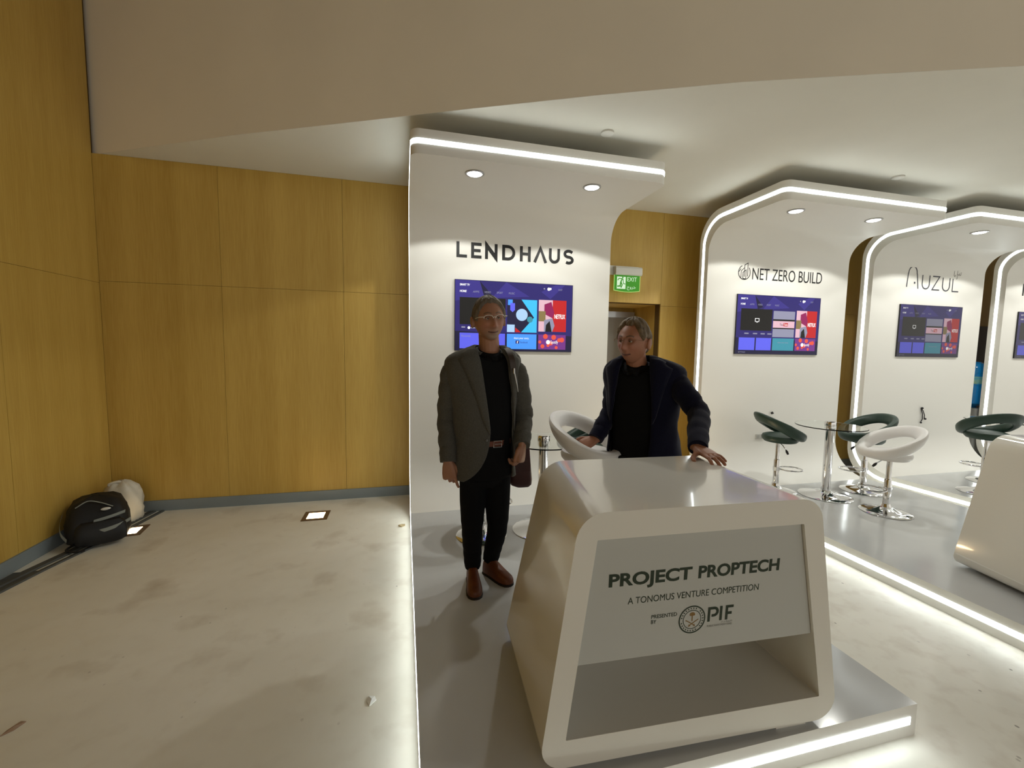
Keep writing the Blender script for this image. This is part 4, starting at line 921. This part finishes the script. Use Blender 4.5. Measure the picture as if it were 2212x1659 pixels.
# --- man in the grey jacket
JGREY = mat('grey_wool', srgb(78, 76, 70), rough=0.95, noise=0.18, nscale=160, bump=0.12, bscale=220, sheen=0.1, spec=0.1)
BLKC = mat('black_cotton', (0.006, 0.006, 0.0065), rough=0.95, bump=0.1, bscale=30, spec=0.15)
BLKT = mat('black_trouser_cloth', (0.006, 0.006, 0.007), rough=0.95, bump=0.1, bscale=25, spec=0.15)
F1, R1 = facing(10)
H1 = frame(6, 2, -5, 1.085, at(1056, 692, 2.57))
Y = 2.62
tor1 = [ # image row, centre column, half width, depth, half thickness, left edge, right edge
    (746, 1057, 30, Y, 0.062, 1036, 1078), (754, 1054, 48, Y, 0.075, 1035, 1082), (765, 1048, 72, Y, 0.092, 1036, 1086), (777, 1045, 84, Y, 0.108, 1038, 1090), (805, 1045, 80, Y, 0.122, 1041, 1094), (850, 1046, 70, Y, 0.128, 1047, 1100),
    (900, 1046, 64, Y, 0.128, 1054, 1103), (935, 1046, 62, Y, 0.128, 1057, 1105), (965, 1046, 63, Y, 0.130, 1052, 1106), (995, 1046, 64, Y, 0.130, 1040, 1105), (1015, 1046, 65, Y, 0.130, 1022, 1103), (1026, 1046, 65, Y, 0.130, 1006, 1102)]
tor1 = [(a_, b_, c_, d_, e_, f_-14, g_-8) for a_, b_, c_, d_, e_, f_, g_ in tor1]
base1 = (0.47, 2.60, HP)
pel1 = at(1048, 1000, 2.63)
cfg1 = dict(F=F1, R=R1, head=H1, neck=at(1057, 753, 2.61), pelvis=pel1, waist=at(1048, 955, 2.62), wr=0.162, torso=tor1, skin=(152, 108, 84), brow=(96, 76, 58), beard=(150, 138, 126),
    arms=[dict(sh=at(976, 802, 2.62), el=at(966, 900, 2.66), wr=at(968, 998, 2.56), fd=(0.10, -0.12, -1), bk=(-0.35, -0.9, 0.05), side=-1, curl=(38, 55, 35), icurl=(14, 16, 10), thumb=0.25, hs=1.08),
          dict(sh=at(1116, 801, 2.62), el=at(1130, 895, 2.66), wr=at(1128, 962, 2.50), fd=(-0.12, -0.15, -1), bk=(0.75, -0.6, 0.0), side=1, curl=(45, 65, 45), thumb=0.1, hs=1.08, spread=0.02)],
    legs=[(at(1022, 1040, 2.64), at(1020, 1145, 2.60), (0.425, 2.655, 0.235)), (at(1074, 1040, 2.64), at(1074, 1140, 2.66), (0.555, 2.715, 0.235))],
    feet=[((0.425, 2.695, HP), (0.408, 2.425, HP)), ((0.525, 2.735, HP), (0.652, 2.525, HP))],
    hair=(0.010, [(0, 0.084), (0.35, 0.087), (0.7, 0.078), (0.95, 0.044), (1.15, -0.012), (1.35, -0.006), (1.5, 0.024), (1.8, 0.012), (2.1, -0.04), (2.6, -0.07), (3.15, -0.078)], 0.0035, 0.010),
    hairmat=mat('grey_brown_hair', srgb(96, 86, 74), rough=0.65, noise=0.35, nscale=60, stretch=(1, 1, 0.35), bump=0.5, bscale=140), lid=mat('eyelid_skin', srgb(128, 88, 68), rough=0.5),
    shirt=BLKC, jacket=JGREY, trousers=BLKT, belt=mat('brown_belt_leather', srgb(96, 46, 24), rough=0.45), buckle=0.035, shoe=mat('tan_shoe_leather', srgb(100, 52, 25), rough=0.42, noise=0.2, nscale=14), lapel=(2, 18), collar=(0, 0.0, -0.002), gaze=(0.1, -1, 0.0))
p1, j1, rg1 = person(base1, cfg1, 'man with glasses in grey blazer, black shirt and trousers, standing beside the counter')
glasses(p1, base1, *H1, mat('pale_clear_frame', srgb(205, 200, 190), rough=0.25), True)
bt_ = MB(); r = rg1[19]; bt_.ball(ring_pt(r, edge_angle(r[5], r[3])-0.10, F1, R1, 0.014), 0.009, 12, 8); sub(bt_, base1).build('button', mat('grey_button', srgb(100, 100, 98), rough=0.4), j1)
# shoulder bag with strap and clip
bag = empty('shoulder_bag', tuple(at(1124, 1045, 2.70)), label='maroon leather shoulder bag hanging at the hip of the man in grey', cat='bag')
bb = np.array(bag.location); 
bm_ = MB(); R = []
for px_l, px_r, py, th_ in ((1098, 1140, 940, 0.025), (1097, 1142, 955, 0.04), (1096, 1145, 1000, 0.045), (1097, 1148, 1035, 0.045), (1104, 1147, 1046, 0.035), (1116, 1142, 1051, 0.02)):
    a, b_ = at(px_l, py, 2.735), at(px_r, py, 2.735); c_ = (a+b_)/2; hw = (b_[0]-a[0])/2
    R.append([c_-bb+np.array([hw*math.copysign(abs(math.cos(t))**0.5, math.cos(t)), th_*math.copysign(abs(math.sin(t))**0.7, math.sin(t)), 0]) for t in [2*math.pi*k/24 for k in range(24)]])
bm_.loft(R[::-1]); MAROON = mat('maroon_leather', srgb(58, 22, 20), rough=0.45, noise=0.25, nscale=12); bm_.build('pouch', MAROON, bag)
bm_ = MB(); R = []
for px_l, px_r, py in ((1098, 1141, 938), (1097, 1143, 960), (1099, 1146, 1005), (1104, 1145, 1018)):
    a, b_ = at(px_l, py, 2.687), at(px_r, py, 2.687); R.append([a-bb, b_-bb, b_-bb+np.array([0, 0.006, 0]), a-bb+np.array([0, 0.006, 0])])
bm_.loft(R); bm_.build('flap', MAROON, bag)
stp = [at(1122, 945, 2.78), at(1118, 860, 2.80), at(1112, 790, 2.775), at(1101, 757, 2.70), at(1092, 750, 2.60), at(1098, 757, 2.53), at(1106, 775, 2.49), at(1110, 800, 2.478)]
bm_ = MB(); Pc = catmull(stp, 6); bm_.loft([[p-bb+np.array([a, b_, 0]) for a, b_ in ((-0.018, 0), (0.018, 0.004), (0.018, 0.009), (-0.018, 0.005))] for p in Pc]); bm_.build('strap', mat('dark_brown_strap', srgb(54, 40, 30), rough=0.5), bag)
e0 = stp[-1]-bb; bm_ = MB(); bm_.tube([e0+np.array([0, -0.004, 0.012]), e0+np.array([0.0, -0.006, -0.02])], [0.007, 0.008], 10); bm_.tube([e0+np.array([0.003, -0.006, -0.02]), e0+np.array([0.02, -0.004, -0.09]), e0+np.array([0.028, 0.0, -0.13])], [0.006, 0.005, 0.003], 8); bm_.build('metal_clip', STEEL, bag)

# --- man in the navy jacket behind the counter
JNAVY = mat('navy_wool', srgb(18, 19, 37), rough=0.95, noise=0.2, nscale=140, bump=0.12, bscale=220, sheen=0.1, spec=0.1)
F2, R2 = facing(-38)
H2 = frame(-62, 3, 2, 1.09, at(1368, 740, 2.42))
Y = 2.47
tor2 = [(768, 1378, 30, Y, 0.064, 1356, 1402), (775, 1381, 48, Y, 0.078, 1353, 1404), (785, 1387, 72, Y, 0.094, 1350, 1405), (798, 1391, 85, Y, 0.110, 1347, 1406), (825, 1391, 82, Y, 0.122, 1342, 1408), (865, 1388, 74, Y, 0.130, 1335, 1410), (905, 1386, 68, Y, 0.132, 1328, 1410),
    (940, 1388, 70, Y, 0.134, 1324, 1408), (975, 1390, 74, Y, 0.136, 1322, 1404), (1010, 1392, 76, Y, 0.138, 1320, 1400), (1060, 1394, 78, Y, 0.138, 1322, 1392), (1085, 1394, 78, Y, 0.138, 1326, 1386)]
base2 = (1.43, 2.50, HP)
pel2 = at(1392, 1010, 2.49)
wl2 = np.array([1.475, 1.885, 1.152])
cfg2 = dict(F=F2, R=R2, head=H2, neck=at(1375, 784, 2.46), pelvis=pel2, waist=at(1388, 958, 2.48), wr=0.175, torso=tor2, skin=(156, 106, 80), brow=(84, 66, 50), beard=None,
    arms=[dict(sh=at(1330, 816, 2.60), el=at(1320, 888, 2.62), wr=at(1286, 948, 2.535), fd=(-0.95, -0.15, -0.35), bk=(-0.1, -0.62, 0.85), side=1, curl=(22, 22, 14), thumb=0.7, hs=1.06),
          dict(sh=at(1456, 818, 2.34), el=at(1508, 893, 2.14), wr=wl2, fd=(0.06, -1, -0.20), bk=(0.0, -0.1, 1), side=1, curl=(-6, 24, 10), thumb=1.15, spread=0.22, hs=1.08)],
    legs=[((1.36, 2.52, 0.92), (1.34, 2.48, 0.60), (1.33, 2.54, 0.235)), ((1.52, 2.52, 0.92), (1.54, 2.50, 0.60), (1.55, 2.56, 0.235))],
    feet=[((1.335, 2.60, HP), (1.27, 2.34, HP)), ((1.555, 2.62, HP), (1.56, 2.35, HP))],
    hair=(0.012, [(0, 0.090), (0.3, 0.089), (0.6, 0.096), (0.85, 0.072), (1.05, 0.028), (1.25, 0.004), (1.5, 0.024), (1.8, 0.012), (2.1, -0.04), (2.6, -0.07), (3.15, -0.078)], 0.006, 0.014),
    hairmat=mat('brown_grey_hair', srgb(104, 88, 66), rough=0.65, noise=0.4, nscale=50, stretch=(0.4, 1, 0.6), bump=0.5, bscale=120), lid=MATS['eyelid_skin'],
    shirt=BLKC, jacket=JNAVY, trousers=BLKT, belt=mat('black_belt_leather', srgb(22, 20, 18), rough=0.4), buckle=-0.03, shoe=mat('black_shoe_leather', srgb(20, 18, 16), rough=0.35), lapel=(2, 16), collar=(0, 0, -0.002), gaze=(-0.15, -1, 0.02))
p2, j2, rg2 = person(base2, cfg2, 'man in navy blazer and black shirt leaning one hand on the counter')
glasses(p2, base2, *H2, mat('thin_brown_frame', srgb(120, 88, 68), rough=0.3), True, 0.0009)

# ------------------------------------------------------------------ backpack and bag in the corner
bp_ = empty('backpack', (-2.50, 4.23, 0.012), math.radians(28), 'black backpack with grey straps slumped in the corner by the wood walls', 'backpack')
bp_.scale = (1.06, 1.05, 0.87)
BPC = mat('black_nylon', (0.010, 0.010, 0.011), rough=0.6, bump=0.3, bscale=14)
GREYW = mat('grey_webbing', srgb(136, 140, 134), rough=0.7)
m = MB(); R = []
for z, hw, d0, d1 in ((0.0, 0.14, -0.13, 0.12), (0.02, 0.175, -0.165, 0.14), (0.10, 0.19, -0.185, 0.15), (0.20, 0.185, -0.165, 0.155), (0.29, 0.17, -0.12, 0.155), (0.36, 0.14, -0.06, 0.145), (0.395, 0.09, -0.01, 0.125), (0.405, 0.03, 0.03, 0.09)):
    R.append([(hw*math.copysign(abs(math.cos(a))**0.6, math.cos(a))+0.006*math.sin(7*a+z*30), (d0+d1)/2+(d1-d0)/2*math.copysign(abs(math.sin(a))**0.6, math.sin(a)), z+0.006*math.sin(5*a)*(z > 0.03)) for a in [2*math.pi*k/36 for k in range(36)]])
m.loft(R); m.build('main_compartment', BPC, bp_)
m = MB(); R = []
for z, hw, d0 in ((0.02, 0.12, 0.03), (0.04, 0.145, 0.055), (0.12, 0.15, 0.065), (0.19, 0.14, 0.05), (0.22, 0.11, 0.02)):
    R.append([(0.02+hw*math.copysign(abs(math.cos(a))**0.6, math.cos(a)), -0.165+0.13*max(0, z-0.1)-d0*0.5+0.045*math.copysign(abs(math.sin(a))**0.7, math.sin(a)), z) for a in [2*math.pi*k/24 for k in range(24)]])
m.loft(R); m.build('front_pocket', BPC, bp_)
def ribbon(P, hw, name, mt):
    m = MB(); m.loft([[np.array(p)+np.array(s)*hw for s in ((-0.15, 0, -1), (-0.15, -0.25, -1), (0.15, -0.25, 1), (0.15, 0, 1))] for p in catmull(P, 5)]); return m.build(name, mt, bp_)
ribbon([(-0.06, -0.205, 0.13), (0.04, -0.232, 0.15), (0.13, -0.215, 0.17), (0.19, -0.14, 0.18)], 0.017, 'strap', GREYW)
ribbon([(-0.02, -0.17, 0.225), (0.08, -0.165, 0.245), (0.16, -0.12, 0.255)], 0.014, 'strap', GREYW)
ribbon([(-0.19, -0.05, 0.30), (-0.205, -0.09, 0.22), (-0.20, -0.12, 0.14), (-0.17, -0.15, 0.08)], 0.014, 'shoulder_strap', GREYW)
m = MB(); m.tube(catmull([(-0.12, -0.06, 0.34), (-0.05, -0.05, 0.385), (0.02, -0.07, 0.36), (0.09, -0.10, 0.315)], 5), 0.005, 8); m.build('zip_pull', GREYW, bp_)
m = MB(); m.ball((0.05, -0.125, 0.31), (0.03, 0.012, 0.014)); m.build('badge', mat('white_badge', srgb(214, 212, 204), rough=0.5), bp_)
m = MB(); m.tube(catmull([(-0.12, -0.14, 0.04), (-0.17, -0.20, 0.02), (-0.13, -0.25, 0.008), (-0.07, -0.26, 0.006)], 5), 0.009, 8); m.build('loose_strap', BPC, bp_)
wb_ = empty('plastic_bag', (-2.52, 4.60, 0.0), 0.2, 'crumpled white plastic bag standing behind the black backpack', 'bag')
m = MB(); R = []
for z, r_ in ((0.0, 0.10), (0.04, 0.12), (0.12, 0.13), (0.20, 0.13), (0.27, 0.12), (0.33, 0.10), (0.37, 0.06), (0.385, 0.02)):
    R.append([((r_+0.010*math.sin(6*a+z*25)+0.006*math.sin(13*a-z*40))*math.cos(a)*1.1, (r_+0.01*math.sin(5*a+z*20))*math.sin(a)*0.85, z+0.01*math.sin(4*a)*(z > 0.1)) for a in [2*math.pi*k/48 for k in range(48)]])
m.loft(R); m.build('sack', mat('white_polythene', srgb(214, 208, 192), rough=0.4, bump=0.5, bscale=18), wb_, angle=60)
m = MB(); m.tube(catmull([(-0.07, -0.02, 0.33), (-0.085, -0.03, 0.365), (-0.03, -0.03, 0.385), (0.02, -0.02, 0.37)], 5), 0.011, 8); m.build('handle', MATS['white_polythene'], wb_)
